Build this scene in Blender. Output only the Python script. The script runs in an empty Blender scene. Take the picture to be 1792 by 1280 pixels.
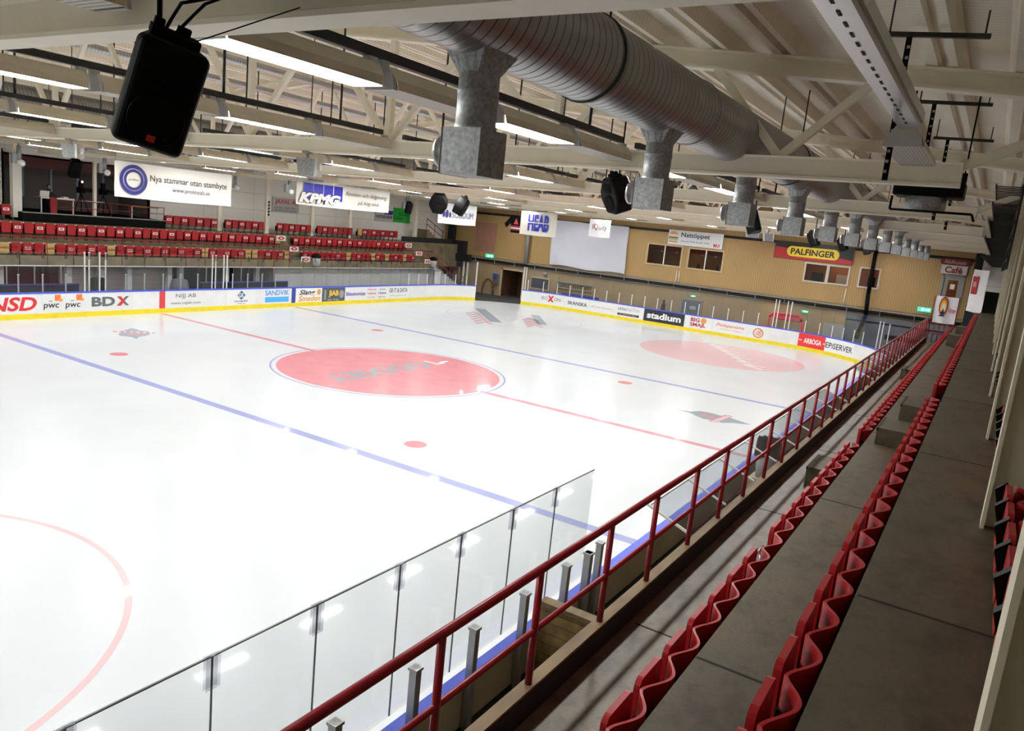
import bpy, bmesh, math, random
from mathutils import Vector, Matrix
random.seed(7)
S = bpy.context.scene
COL = S.collection
PI = math.pi

# ------------------------------------------------------------------ camera
cam_d = bpy.data.cameras.new('camera'); cam = bpy.data.objects.new('camera', cam_d); COL.objects.link(cam)
cam_d.sensor_width = 36.0; cam_d.lens = 1330.19/1792*36.0; cam_d.clip_start = .05; cam_d.clip_end = 300
CAM = Vector((-22.5275, -19.3657, 6.1168))
yaw, pitch, roll = .5496, -.1842, .1021
fw = Vector((math.cos(pitch)*math.cos(yaw), math.cos(pitch)*math.sin(yaw), math.sin(pitch)))
r0 = Vector((math.sin(yaw), -math.cos(yaw), 0)); u0 = r0.cross(fw)
rt = math.cos(roll)*r0 + math.sin(roll)*u0; up = -math.sin(roll)*r0 + math.cos(roll)*u0
m3 = Matrix((rt, up, -fw)).transposed()
cam.matrix_world = Matrix.Translation(CAM) @ m3.to_4x4()
S.camera = cam

# ------------------------------------------------------------------ light and exposure
LAMP_POWER = 66.0          # strength of the fluorescent diffusers
S.view_settings.view_transform = 'Standard'; S.view_settings.look = 'None'
S.view_settings.gamma = 1.0; S.view_settings.use_curve_mapping = False
S.view_settings.exposure = 0.0
w = bpy.data.worlds.new('hall_air'); S.world = w; w.use_nodes = True
w.node_tree.nodes['Background'].inputs[0].default_value = (.8, .85, 1, 1)
w.node_tree.nodes['Background'].inputs[1].default_value = .02
S.cycles.use_denoising = True
S.cycles.max_bounces = 10; S.cycles.diffuse_bounces = 6; S.cycles.glossy_bounces = 4
S.cycles.transparent_max_bounces = 24; S.cycles.sample_clamp_indirect = 6.0

# ------------------------------------------------------------------ materials
def mat(name, col, rough=.6, metal=0., spec=.5, var=0., vscale=6., bump=0., bscale=40., emit=None, strength=0., stretch=(1, 1, 1), ior=1.45, col2=None):
    m = bpy.data.materials.new(name); m.use_nodes = True
    nt = m.node_tree; b = nt.nodes['Principled BSDF']
    b.inputs['Base Color'].default_value = (*col, 1); b.inputs['Roughness'].default_value = rough
    b.inputs['Metallic'].default_value = metal; b.inputs['Specular IOR Level'].default_value = spec
    b.inputs['IOR'].default_value = ior
    if emit:
        b.inputs['Emission Color'].default_value = (*emit, 1); b.inputs['Emission Strength'].default_value = strength
    if var or bump:
        tc = nt.nodes.new('ShaderNodeTexCoord'); mp = nt.nodes.new('ShaderNodeMapping'); mp.inputs['Scale'].default_value = stretch
        nt.links.new(tc.outputs['Object'], mp.inputs[0])
    if var:
        n = nt.nodes.new('ShaderNodeTexNoise'); n.inputs['Scale'].default_value = vscale; n.inputs['Detail'].default_value = 6
        nt.links.new(mp.outputs[0], n.inputs['Vector'])
        r = nt.nodes.new('ShaderNodeValToRGB'); r.color_ramp.elements[0].position = .3; r.color_ramp.elements[1].position = .7
        c2 = col2 if col2 else tuple(max(0, c*(1-var)) for c in col)
        r.color_ramp.elements[0].color = (*c2, 1); r.color_ramp.elements[1].color = (*tuple(min(1, c*(1+var*.4)) for c in col), 1)
        nt.links.new(n.outputs[0], r.inputs[0]); nt.links.new(r.outputs[0], b.inputs['Base Color'])
    if bump:
        n2 = nt.nodes.new('ShaderNodeTexNoise'); n2.inputs['Scale'].default_value = bscale; n2.inputs['Detail'].default_value = 4
        nt.links.new(mp.outputs[0], n2.inputs['Vector'])
        bp = nt.nodes.new('ShaderNodeBump'); bp.inputs['Strength'].default_value = bump; bp.inputs['Distance'].default_value = .02
        nt.links.new(n2.outputs[0], bp.inputs['Height']); nt.links.new(bp.outputs[0], b.inputs['Normal'])
    return m

def wave_lines(m, axis, scale, lo, hi, dark, bump=0., src='Object', dist=.02):
    """thin repeating lines across the surface: corrugation, seams, planks"""
    nt = m.node_tree; b = nt.nodes['Principled BSDF']
    tc = nt.nodes.new('ShaderNodeTexCoord'); sx = nt.nodes.new('ShaderNodeSeparateXYZ'); nt.links.new(tc.outputs[src], sx.inputs[0])
    mu = nt.nodes.new('ShaderNodeMath'); mu.operation = 'MULTIPLY'; mu.inputs[1].default_value = scale
    nt.links.new(sx.outputs['XYZ'.index(axis)], mu.inputs[0])
    fr = nt.nodes.new('ShaderNodeMath'); fr.operation = 'FRACT'; nt.links.new(mu.outputs[0], fr.inputs[0])
    r = nt.nodes.new('ShaderNodeValToRGB'); e = r.color_ramp.elements
    e[0].position = lo; e[0].color = (dark, dark, dark, 1); e[1].position = hi; e[1].color = (1, 1, 1, 1)
    nt.links.new(fr.outputs[0], r.inputs[0])
    mx = nt.nodes.new('ShaderNodeMixRGB'); mx.blend_type = 'MULTIPLY'; mx.inputs[0].default_value = 1
    bc = b.inputs['Base Color']
    if bc.is_linked: nt.links.new(bc.links[0].from_socket, mx.inputs[1])
    else: mx.inputs[1].default_value = bc.default_value
    nt.links.new(r.outputs[0], mx.inputs[2]); nt.links.new(mx.outputs[0], bc)
    if bump:
        bp = nt.nodes.new('ShaderNodeBump'); bp.inputs['Strength'].default_value = bump; bp.inputs['Distance'].default_value = dist
        nt.links.new(r.outputs[0], bp.inputs['Height']); nt.links.new(bp.outputs[0], b.inputs['Normal'])
    return m

def glass_mat(name, tint, gloss=.06):
    m = bpy.data.materials.new(name); m.use_nodes = True; nt = m.node_tree
    for n in list(nt.nodes): nt.nodes.remove(n)
    o = nt.nodes.new('ShaderNodeOutputMaterial'); mx = nt.nodes.new('ShaderNodeMixShader')
    t = nt.nodes.new('ShaderNodeBsdfTransparent'); g = nt.nodes.new('ShaderNodeBsdfGlossy'); f = nt.nodes.new('ShaderNodeLayerWeight'); f.inputs[0].default_value = .12
    f.inputs[0].default_value = .5; pw = nt.nodes.new('ShaderNodeMath'); pw.operation = 'POWER'; pw.inputs[1].default_value = 4.0; mu = nt.nodes.new('ShaderNodeMath'); mu.operation = 'MULTIPLY_ADD'; mu.inputs[1].default_value = .55; mu.inputs[2].default_value = .035
    t.inputs[0].default_value = (*tint, 1); g.inputs['Roughness'].default_value = gloss; 
    nt.links.new(f.outputs['Fresnel' if False else 'Facing'], pw.inputs[0]); nt.links.new(pw.outputs[0], mu.inputs[0]); nt.links.new(mu.outputs[0], mx.inputs[0]); nt.links.new(t.outputs[0], mx.inputs[1]); nt.links.new(g.outputs[0], mx.inputs[2])
    nt.links.new(mx.outputs[0], o.inputs[0]); return m

M = {}
M['ice'] = mat('ice', (.545, .565, .59), .125, spec=.5, ior=1.31, var=.035, vscale=.5, bump=.03, bscale=3.)
M['ice_red'] = mat('ice_red_paint', (0.56, 0.2, 0.23), .125, ior=1.31, var=.1, vscale=1.2)
M['ice_line'] = mat('ice_line_paint', (0.5, 0.22, 0.26), .125, ior=1.31)
M['ice_pink'] = mat('ice_pink_paint', (0.6, 0.4, 0.42), .125, ior=1.31)
M['ice_blue'] = mat('ice_blue_paint', (0.26, 0.28, 0.5), .125, ior=1.31)
M['ice_grey'] = mat('ice_grey_paint', (0.25, 0.29, 0.33), .125, ior=1.31)
M['ice_white'] = mat('ice_white_paint', (0.68, 0.69, 0.71), .125, ior=1.31)
for k_ in list(M):
    b_ = M[k_].node_tree.nodes['Principled BSDF']; b_.inputs['Roughness'].default_value = .26; b_.inputs['Specular IOR Level'].default_value = .4
    b_.inputs['Coat Weight'].default_value = .22; b_.inputs['Coat Roughness'].default_value = .045; b_.inputs['Coat IOR'].default_value = 1.31
M['ground'] = mat('ground_concrete', (.05, .048, .045), .75, var=.3, vscale=1.)
M['board_white'] = mat('board_white', (.74, .74, .74), .35, var=.06, vscale=2.)
M['board_back'] = mat('board_back', (.46, .41, .29), .6, var=.15, vscale=1.5)
M['board_black'] = mat('board_black_band', (.02, .02, .02), .5)
M['yellow'] = mat('kick_yellow', (.78, .62, .02), .4, var=.1, vscale=3)
M['blue'] = mat('cap_blue', (.05, .09, .62), .4)
M['darkblue'] = mat('deep_blue', (.03, .05, .25), .45)
M['glass'] = glass_mat('rink_glass', (.93, .94, .94))
M['glass_edge'] = mat('glass_edge', (.12, .13, .13), .3)
M['clip'] = glass_mat('clip_acrylic', (.84, .84, .86), .2)
M['canopy'] = glass_mat('canopy_sheet', (.80, .81, .83), .15)
M['alu'] = mat('aluminium', (.42, .42, .41), .42, .75)
M['post_white'] = mat('post_white', (.72, .72, .70), .45)
M['red_rail'] = mat('red_rail_paint', (.24, .008, .014), .28, var=.15, vscale=8)
M['seat'] = mat('seat_red', (.38, .010, .015), .35)
M['seat_tan'] = mat('seat_plywood', (.55, .36, .14), .5, var=.2, vscale=5)
M['chrome'] = mat('chrome', (.6, .6, .6), .2, .95)
M['sticker'] = mat('white_sticker', (.85, .83, .83), .5)
M['curb'] = mat('curb_timber', (.19, .125, .06), .65, var=.45, vscale=4, stretch=(.3, 1, 1))
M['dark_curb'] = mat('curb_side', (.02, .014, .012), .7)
M['plank'] = wave_lines(mat('old_planks', (.22, .14, .05), .7, var=.4, vscale=5), 'Z', 7, .02, .10, .25)
M['steel'] = mat('cream_steel', (.90, .84, .70), .5, var=.06, vscale=1.5)
M['deck'] = mat('cream_deck', (.86, .79, .65), .55, var=.12, vscale=.7)
wave_lines(M['deck'], 'X', 9, .05, .3, .86, .25)
M['column'] = mat('column_paint', (.78, .71, .55), .5, var=.12, vscale=1.2)
M['lamp_body'] = mat('lamp_housing', (.58, .52, .40), .4, var=.1, vscale=3)
M['lamp_end'] = mat('lamp_endcap', (.48, .48, .47), .35, .3)
M['lamp_lit'] = mat('lamp_lit', (.9, .9, .9), .5, emit=(.98, 1, .985), strength=LAMP_POWER)
M['lamp_off'] = wave_lines(wave_lines(mat('lamp_louvre', (.60, .56, .48), .5), 'X', 18, .2, .45, .35), 'Y', 28, .2, .45, .45)
M['black'] = mat('black_plastic', (.004, .004, .004), .5, spec=.12)
M['black_matt'] = mat('black_matt', (.006, .006, .006), .85, spec=.1)
M['rail_dark'] = mat('dark_channel', (.035, .038, .036), .45, .3)
M['duct'] = wave_lines(mat('spiral_duct', (.34, .34, .33), .36, .8, var=.15, vscale=2.5), 'X', 8.0, .02, .14, .12, .6)
M['duct_thin'] = wave_lines(mat('thin_duct', (.45, .45, .45), .35, .9), 'X', 10, .02, .2, .4, .3)
M['galv'] = mat('galvanised', (.34, .35, .36), .5, .45, var=.4, vscale=30)
M['galv_bright'] = mat('bright_zinc', (.48, .48, .47), .28, .85)
M['tan_wall'] = mat('tan_corrugated', (.41, .26, .105), .6, var=.07, vscale=.6)
wave_lines(M['tan_wall'], 'Y', 6.5, .1, .45, .72, .5)
M['tan_low'] = wave_lines(mat('tan_lower', (.34, .245, .14), .65, var=.22, vscale=.5), 'Y', 2.2, .01, .06, .8)
M['wall_white'] = wave_lines(mat('wall_panel', (.88, .86, .81), .6, var=.04, vscale=.5), 'Z', .95, .01, .04, .62)
wave_lines(M['wall_white'], 'X', .27, .004, .012, .7)
M['wall_grey'] = wave_lines(mat('under_stand_wall', (.50, .50, .51), .6, var=.12, vscale=.8), 'X', .5, .01, .03, .75)
M['tile_light'] = wave_lines(mat('bench_wall', (.46, .43, .40), .6, var=.08, vscale=1), 'Z', 3.5, .03, .1, .8)
M['dark_glass'] = mat('dark_window', (.03, .035, .055), .2)
M['dark'] = mat('dark_interior', (.012, .012, .013), .8)
M['booth_panel'] = mat('booth_panel', (.16, .15, .14), .7)
M['booth_seam'] = mat('pale_seam', (.42, .46, .62), .5)
M['maroon'] = mat('maroon', (.06, .008, .008), .6)
M['far_concrete'] = mat('far_stand_concrete', (.20, .16, .09), .7, var=.4, vscale=1.3)
M['white_paint'] = mat('white_paint', (.75, .75, .73), .45)
M['grey_pipe'] = mat('grey_pipe', (.25, .25, .24), .5)
M['vinyl'] = mat('vinyl_banner', (.78, .75, .68), .5, var=.06, vscale=.7)
M['vinyl_white'] = mat('vinyl_white', (.80, .79, .82), .5, var=.05, vscale=.7)
M['sheet'] = mat('white_sheet', (.56, .56, .62), .6, var=.08, vscale=.5)
M['pink'] = mat('pink_hatch', (.32, .16, .11), .6)
M['orange_door'] = mat('orange_door', (.45, .17, .05), .5)
M['room_tan'] = mat('cafe_wall', (.50, .24, .08), .7)
M['room_red'] = mat('cafe_red', (.30, .02, .02), .6)
M['room_lamp'] = mat('cafe_lamp', (1, .8, .6), .5, emit=(1, .75, .45), strength=12)
M['exit'] = mat('exit_sign', (.02, .5, .3), .5, emit=(.05, .8, .5), strength=1.2)
M['exit_white'] = mat('exit_pictogram', (.9, 1, .95), .5, emit=(.8, 1, .9), strength=2.)
M['skin'] = mat('skin', (.42, .25, .18), .55)
M['hair'] = mat('dark_hair', (.02, .014, .01), .6)
M['cloth'] = mat('dark_jacket', (.03, .03, .035), .8)
M['trousers'] = mat('dark_trousers', (.02, .02, .03), .8)
M['desk'] = mat('desk_wood', (.30, .20, .10), .5)
M['tarp'] = mat('grey_tarp', (.13, .14, .17), .6, var=.2, vscale=.8)
M['hose'] = mat('brown_hose', (.10, .035, .02), .5)
M['pipe_net'] = mat('net_cord', (.35, .35, .37), .8)
def stained(name, base, stain, warm, rough):
    m = mat(name, base, rough); nt = m.node_tree; b = nt.nodes['Principled BSDF']
    tc = nt.nodes.new('ShaderNodeTexCoord'); cur = None
    for sc, lo, hi, col, st in ((.55, .42, .62, warm, (1, 1, 1)), (1.9, .48, .66, stain, (1, 1.5, 1)), (7, .55, .75, stain, (1, 1, 1)), (45, .35, .75, tuple(c*.7 for c in base), (1, 1, 1))):
        mp = nt.nodes.new('ShaderNodeMapping'); mp.inputs['Scale'].default_value = st; nt.links.new(tc.outputs['Object'], mp.inputs[0])
        n = nt.nodes.new('ShaderNodeTexNoise'); n.inputs['Scale'].default_value = sc; n.inputs['Detail'].default_value = 8; n.inputs['Roughness'].default_value = .65; nt.links.new(mp.outputs[0], n.inputs['Vector'])
        r = nt.nodes.new('ShaderNodeValToRGB'); r.color_ramp.elements[0].position = lo; r.color_ramp.elements[1].position = hi; nt.links.new(n.outputs[0], r.inputs[0])
        sc_ = nt.nodes.new('ShaderNodeMath'); sc_.operation = 'MULTIPLY'; sc_.inputs[1].default_value = .8; nt.links.new(r.outputs[0], sc_.inputs[0])
        mx = nt.nodes.new('ShaderNodeMixRGB'); nt.links.new(sc_.outputs[0], mx.inputs[0]); mx.inputs[2].default_value = (*col, 1)
        if cur: nt.links.new(cur, mx.inputs[1])
        else: mx.inputs[1].default_value = (*base, 1)
        cur = mx.outputs[0]
    nt.links.new(cur, b.inputs['Base Color'])
    n = nt.nodes.new('ShaderNodeTexNoise'); n.inputs['Scale'].default_value = 30; nt.links.new(tc.outputs['Object'], n.inputs['Vector'])
    bp = nt.nodes.new('ShaderNodeBump'); bp.inputs['Strength'].default_value = .12; bp.inputs['Distance'].default_value = .01; nt.links.new(n.outputs[0], bp.inputs['Height']); nt.links.new(bp.outputs[0], b.inputs['Normal'])
    return m
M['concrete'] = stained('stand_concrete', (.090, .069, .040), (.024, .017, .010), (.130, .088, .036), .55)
M['concrete_lit'] = stained('walkway_concrete_lit', (.150, .122, .086), (.05, .035, .021), (.175, .128, .068), .40)  # lighter copy of the stand concrete, the walkway's brighter light put into its colour
PAINT = {}
def paint(c, rough=.45):
    k = tuple(round(v, 3) for v in c)
    if k not in PAINT: PAINT[k] = mat('paint_%d_%d_%d' % tuple(int(v*255) for v in c), c, rough)
    return PAINT[k]
RED = (.62, .03, .035); BLK = (.015, .015, .018); WHT = (.8, .8, .79); NAVY = (.02, .025, .25); GREY = (.12, .13, .14)
ORANGE = (.75, .17, .04)

# ------------------------------------------------------------------ mesh helpers
class MB:
    def __init__(s): s.v = []; s.f = []; s.mi = []; s.cur = 0; s.sm = []
    def quad(s, *pts, smooth=False):
        b = len(s.v); s.v += [tuple(p) for p in pts]; s.f.append(tuple(range(b, b+len(pts)))); s.mi.append(s.cur); s.sm.append(smooth); return s
    def box(s, x0, y0, z0, x1, y1, z1):
        x0, x1 = sorted((x0, x1)); y0, y1 = sorted((y0, y1)); z0, z1 = sorted((z0, z1))
        b = len(s.v); s.v += [(x0,y0,z0),(x1,y0,z0),(x1,y1,z0),(x0,y1,z0),(x0,y0,z1),(x1,y0,z1),(x1,y1,z1),(x0,y1,z1)]
        for f in ((0,3,2,1),(4,5,6,7),(0,1,5,4),(1,2,6,5),(2,3,7,6),(3,0,4,7)):
            s.f.append(tuple(b+i for i in f)); s.mi.append(s.cur); s.sm.append(False)
        return s
    def tube(s, p0, p1, r, n=10, r1=None, caps=True):
        p0 = Vector(p0); p1 = Vector(p1); d = (p1-p0).normalized()
        a = d.orthogonal().normalized(); c = d.cross(a); r1 = r if r1 is None else r1; b = len(s.v)
        for p, rr in ((p0, r), (p1, r1)):
            for i in range(n):
                t = 2*PI*i/n; s.v.append(tuple(p + a*(rr*math.cos(t)) + c*(rr*math.sin(t))))
        for i in range(n):
            j = (i+1) % n; s.f.append((b+i, b+j, b+n+j, b+n+i)); s.mi.append(s.cur); s.sm.append(True)
        if caps:
            s.f.append(tuple(b+i for i in reversed(range(n)))); s.f.append(tuple(b+n+i for i in range(n))); s.mi += [s.cur]*2; s.sm += [False]*2
        return s
    def path(s, pts, r, n=8):
        for a, b in zip(pts, pts[1:]): s.tube(a, b, r, n)
        return s
    def bar(s, p0, p1, w, h, upv=(0, 0, 1)):
        """rectangular bar between two points; w across, h along upv"""
        p0 = Vector(p0); p1 = Vector(p1); d = (p1-p0).normalized(); u = Vector(upv); a = d.cross(u).normalized(); c = a.cross(d).normalized(); b = len(s.v)
        for p in (p0, p1):
            for q, t in ((-1,-1),(1,-1),(1,1),(-1,1)): s.v.append(tuple(p + a*(q*w/2) + c*(t*h/2)))
        for f in ((0,3,2,1),(4,5,6,7),(0,1,5,4),(1,2,6,5),(2,3,7,6),(3,0,4,7)):
            s.f.append(tuple(b+i for i in f)); s.mi.append(s.cur); s.sm.append(False)
        return s
    def prism(s, poly, axis, a, b, smooth=False, close=True):
        """poly: 2D points; extruded along axis from a to b. X: (y,z)  Y: (x,z)  Z: (x,y)"""
        def P(p, t): return {'X': (t, p[0], p[1]), 'Y': (p[0], t, p[1]), 'Z': (p[0], p[1], t)}[axis]
        n = len(poly); o = len(s.v); s.v += [P(p, a) for p in poly] + [P(p, b) for p in poly]
        for i in range(n if close else n-1):
            j = (i+1) % n; s.f.append((o+i, o+j, o+n+j, o+n+i)); s.mi.append(s.cur); s.sm.append(smooth)
        if close:
            s.f.append(tuple(o+i for i in reversed(range(n)))); s.f.append(tuple(o+n+i for i in range(n))); s.mi += [s.cur]*2; s.sm += [False]*2
        return s
    def grid(s, fn, nu, nv, smooth=True):
        b = len(s.v)
        for i in range(nu+1):
            for j in range(nv+1): s.v.append(tuple(fn(i/nu, j/nv)))
        for i in range(nu):
            for j in range(nv):
                k = b+i*(nv+1)+j; s.f.append((k, k+nv+1, k+nv+2, k+1)); s.mi.append(s.cur); s.sm.append(smooth)
        return s
    def lathe(s, prof, origin, axis, n=20, smooth=True):
        """prof: list of (radius, distance along axis)"""
        o = Vector(origin); d = Vector(axis).normalized(); a = d.orthogonal().normalized(); c = d.cross(a); b = len(s.v)
        for r, h in prof:
            for i in range(n):
                t = 2*PI*i/n; s.v.append(tuple(o + d*h + a*(r*math.cos(t)) + c*(r*math.sin(t))))
        for k in range(len(prof)-1):
            for i in range(n):
                j = (i+1) % n; s.f.append((b+k*n+i, b+k*n+j, b+(k+1)*n+j, b+(k+1)*n+i)); s.mi.append(s.cur); s.sm.append(smooth)
        return s
    def mesh(s, name, mats):
        me = bpy.data.meshes.new(name); me.from_pydata(s.v, [], s.f)
        for m in (mats if isinstance(mats, (list, tuple)) else [mats]): me.materials.append(m)
        me.polygons.foreach_set('material_index', s.mi); me.polygons.foreach_set('use_smooth', s.sm)
        bm = bmesh.new(); bm.from_mesh(me); bmesh.ops.recalc_face_normals(bm, faces=bm.faces); bm.to_mesh(me); bm.free()
        me.update(); return me
    def build(s, name, mats, parent=None, world=False):
        o = bpy.data.objects.new(name, s.mesh(name, mats)); COL.objects.link(o)
        if parent:
            o.parent = parent
            if world: o.matrix_parent_inverse = root_matrix(parent).inverted()
        return o
def root_matrix(o):
    m = Matrix.Translation(o.location) @ o.rotation_euler.to_matrix().to_4x4()
    return (root_matrix(o.parent) @ m) if o.parent else m
def tag(o, label, cat, group=None, kind=None):
    if label: o['label'] = label
    if cat: o['category'] = cat
    if group: o['group'] = group
    if kind: o['kind'] = kind
    return o
def thing(name, label, cat, loc=(0, 0, 0), rz=0., group=None):
    o = bpy.data.objects.new(name, None); COL.objects.link(o); o.empty_display_size = .1
    o.location = loc; o.rotation_euler = (0, 0, rz); return tag(o, label, cat, group)
def struct(o): o['kind'] = 'structure'; return o
def dup(root, loc, rz=None, label=None, group=None):
    r = root.copy(); COL.objects.link(r); r.location = loc
    if rz is not None: r.rotation_euler = (0, 0, rz)
    if label: r['label'] = label
    if group: r['group'] = group
    for ch in list(root.children):
        c = ch.copy(); COL.objects.link(c); c.parent = r
        for g in list(ch.children):
            d = g.copy(); COL.objects.link(d); d.parent = c
    return r
def bevel(o, wd=.008, seg=2):
    b = o.modifiers.new('edge', 'BEVEL'); b.width = wd; b.segments = seg; b.limit_method = 'ANGLE'; return o

def text_mesh(txt, width, height, bold=0., shear=0., depth=.003):
    cu = bpy.data.curves.new('lettering', 'FONT'); cu.body = txt; cu.align_x = 'CENTER'; cu.extrude = depth; cu.offset = bold; cu.shear = shear; cu.resolution_u = 3
    tmp = bpy.data.objects.new('lettering', cu); COL.objects.link(tmp)
    me = bpy.data.meshes.new_from_object(tmp); COL.objects.unlink(tmp); bpy.data.objects.remove(tmp)
    xs = [v.co.x for v in me.vertices]; ys = [v.co.y for v in me.vertices]
    x0, x1, y0, y1 = min(xs), max(xs), min(ys), max(ys)
    for v in me.vertices:
        v.co.x = (v.co.x-(x0+x1)/2)/max(1e-6, x1-x0)*width; v.co.y = (v.co.y-(y0+y1)/2)/max(1e-6, y1-y0)*height
    return me
LEFTWALL = Matrix.Rotation(PI/2, 4, 'X')                                        # reads facing -Y
FARWALL = Matrix.Rotation(-PI/2, 4, 'Z') @ Matrix.Rotation(PI/2, 4, 'X')         # reads facing -X
def lettering(txt, width, height, mt, parent, at, frame=None, bold=0., shear=0., name='lettering', depth=.003):
    me = text_mesh(txt, width, height, bold, shear, depth)
    if frame is not None: me.transform(frame)
    me.materials.append(mt); o = bpy.data.objects.new(name, me); COL.objects.link(o); o.parent = parent
    o.location = Vector(at) - (root_matrix(parent).translation if parent else Vector()); return o
def poly_plate(poly, frame, at, parent, mt, name, depth=.004):
    """flat plate from a 2D outline (x right, y up) in a wall frame"""
    b = MB().prism([tuple(p) for p in poly], 'Z', 0, depth); me = b.mesh(name, mt); me.transform(frame)
    o = bpy.data.objects.new(name, me); COL.objects.link(o); o.parent = parent
    o.location = Vector(at) - (root_matrix(parent).translation if parent else Vector()); return o
def ring(r, r2, n=32): return [(math.cos(2*PI*i/n)*r, math.sin(2*PI*i/n)*r2) for i in range(n)]
def rect(wd, h): return [(-wd/2, -h/2), (wd/2, -h/2), (wd/2, h/2), (-wd/2, h/2)]
def annulus(ro, ri, frame, at, parent, mt, name, depth=.004, n=36):
    b = MB()
    for i in range(n):
        t, u = 2*PI*i/n, 2*PI*(i+1)/n
        b.quad((ro*math.cos(t), ro*math.sin(t), depth), (ro*math.cos(u), ro*math.sin(u), depth), (ri*math.cos(u), ri*math.sin(u), depth), (ri*math.cos(t), ri*math.sin(t), depth))
    me = b.mesh(name, mt); me.transform(frame); o = bpy.data.objects.new(name, me); COL.objects.link(o); o.parent = parent
    o.location = Vector(at) - (root_matrix(parent).translation if parent else Vector()); return o

# ------------------------------------------------------------------ ground and ice
XE, YB, RC = 28.8, 15.15, 7.0
struct(MB().box(-34, -24, -.25, 33.5, 26, -.04).build('floor', M['ground']))
def rink_outline(off=0., n=10):
    pts = []; cx, cy, r = XE-RC, YB-RC, RC+off
    for qx, qy, a0 in ((1, 1, 90), (1, -1, 0), (-1, -1, -90), (-1, 1, -180)):
        for i in range(n+1):
            a = math.radians(a0 - 90*i/n); pts.append((qx*cx + r*math.cos(a), qy*cy + r*math.sin(a)))
    return pts
ice = MB().prism([(p[0], p[1]) for p in reversed(rink_outline(.02))], 'Z', -.04, 0).build('ice_sheet', M['ice'])
tag(ice, 'white ice sheet of the rink with painted circles and lines', 'ice')
def ice_strip(name, x0, y0, x1, y1, m): return MB().box(x0, y0, .0, x1, y1, .0015).build(name, m, ice)
def ice_disc(name, cx, cy, r, m, z=.0015, n=72):
    return MB().prism([(cx+r*math.cos(2*PI*i/n), cy+r*math.sin(2*PI*i/n)) for i in range(n)], 'Z', 0, z).build(name, m, ice)
def ice_ring(name, cx, cy, r, wd, m, z=.0022, n=96):
    b = MB()
    for i in range(n):
        t, u = 2*PI*i/n, 2*PI*(i+1)/n
        b.quad(*[(cx+q*math.cos(a), cy+q*math.sin(a), z) for q, a in ((r-wd, t), (r, t), (r, u), (r-wd, u))])
    return b.build(name, m, ice)
ice_strip('centre_line', -.15, -15, .15, 15, M['ice_line'])
for sx in (-1, 1):
    ice_strip('blue_line', sx*8.56-.15, -15, sx*8.56+.15, 15, M['ice_blue'])
    for sy in (-1, 1):
        ice_disc('faceoff_spot', sx*6.9, sy*7, .31, M['ice_red'])
        if not (sx == 1 and sy == -1):
            ice_ring('faceoff_circle', sx*20.2, sy*7, 4.5, .06 if sx > 0 else .10, M['ice_pink'])
ice_disc('centre_circle', 0, 0, 4.32, M['ice_red'], .002)
ice_ring('centre_ring', 0, 0, 4.56, .07, M['ice_blue'])
ice_disc('end_circle', 20.05, -7, 4.55, M['ice_pink'], .002)
def ice_text(txt, wd, h, m, x, y, rot, bold=.0, shear=0., name='ice_lettering'):
    o = lettering(txt, wd, h, m, ice, (0, 0, 0), Matrix.Translation((x, y, .0028)) @ Matrix.Rotation(rot, 4, 'Z'), bold, shear, name, 0.0); return o
ice_text('ODDSET', 5.6, 1.05, M['ice_grey'], -.55, 0, PI, .025, .12)
b = MB().box(2.55, -.35, .0025, 3.1, -.2, .003).box(2.55, -.2, .0025, 2.7, .45, .003).box(3.0, -.2, .0025, 3.55, -.05, .003); b.build('ice_mark', M['ice_white'], ice)
for k in range(7):
    x = 17.2+k*.95; y = -9.6+k*.62
    MB().bar((x, y-.5, .003), (x+.8, y+.7, .003), .16, .001).bar((x+.8, y+.7, .003), (x+1.1, y-.4, .003), .13, .001).build('ice_mark', M['ice_white'], ice)
def bird(cx, cy, sc, rot):
    P = [(-2.2, -.05), (-1.5, .1), (-1.1, .55), (-.5, .62), (.1, .5), (.5, .62), (1.0, .4), (2.1, .06), (1.1, -.3), (.7, -.62), (.2, -.45), (-.3, -.62), (-.9, -.4), (-1.4, -.12)]
    T = Matrix.Translation((cx, cy, 0)) @ Matrix.Rotation(rot, 4, 'Z') @ Matrix.Scale(sc, 4)
    q = [(T @ Vector((p[0], p[1]*1.6, 0)))[:2] for p in P]
    MB().prism(q, 'Z', 0, .0018).build('ice_emblem', M['ice_grey'], ice)
    for i in (-.8, -.35):
        c = [(T @ Vector(v))[:2] for v in ((i, -.4, 0), (i+.25, -.4, 0), (i+.35, .45, 0), (i+.1, .45, 0))]; MB().prism(c, 'Z', 0, .0024).build('ice_emblem_stripe', M['ice_line'], ice)
    d = [(T @ Vector(v))[:2] for v in ((-.0, -1.25, 0), (.45, -1.25, 0), (.75, 1.3, 0), (.3, 1.3, 0))]; MB().prism(d, 'Z', 0, .0026).build('ice_emblem_band', M['ice_line'], ice)
    for k in range(6):
        e = [(T @ Vector(v))[:2] for v in ((.12+k*.05, -1.1+k*.4, 0), (.42+k*.05, -1.1+k*.4, 0), (.45+k*.05, -.95+k*.4, 0), (.15+k*.05, -.95+k*.4, 0))]; MB().prism(e, 'Z', 0, .003).build('ice_emblem_mark', M['ice_white'], ice)
bird(4.15, -11.75, .62, math.radians(-88)); bird(-4.1, 10.6, .62, math.radians(60))
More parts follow.
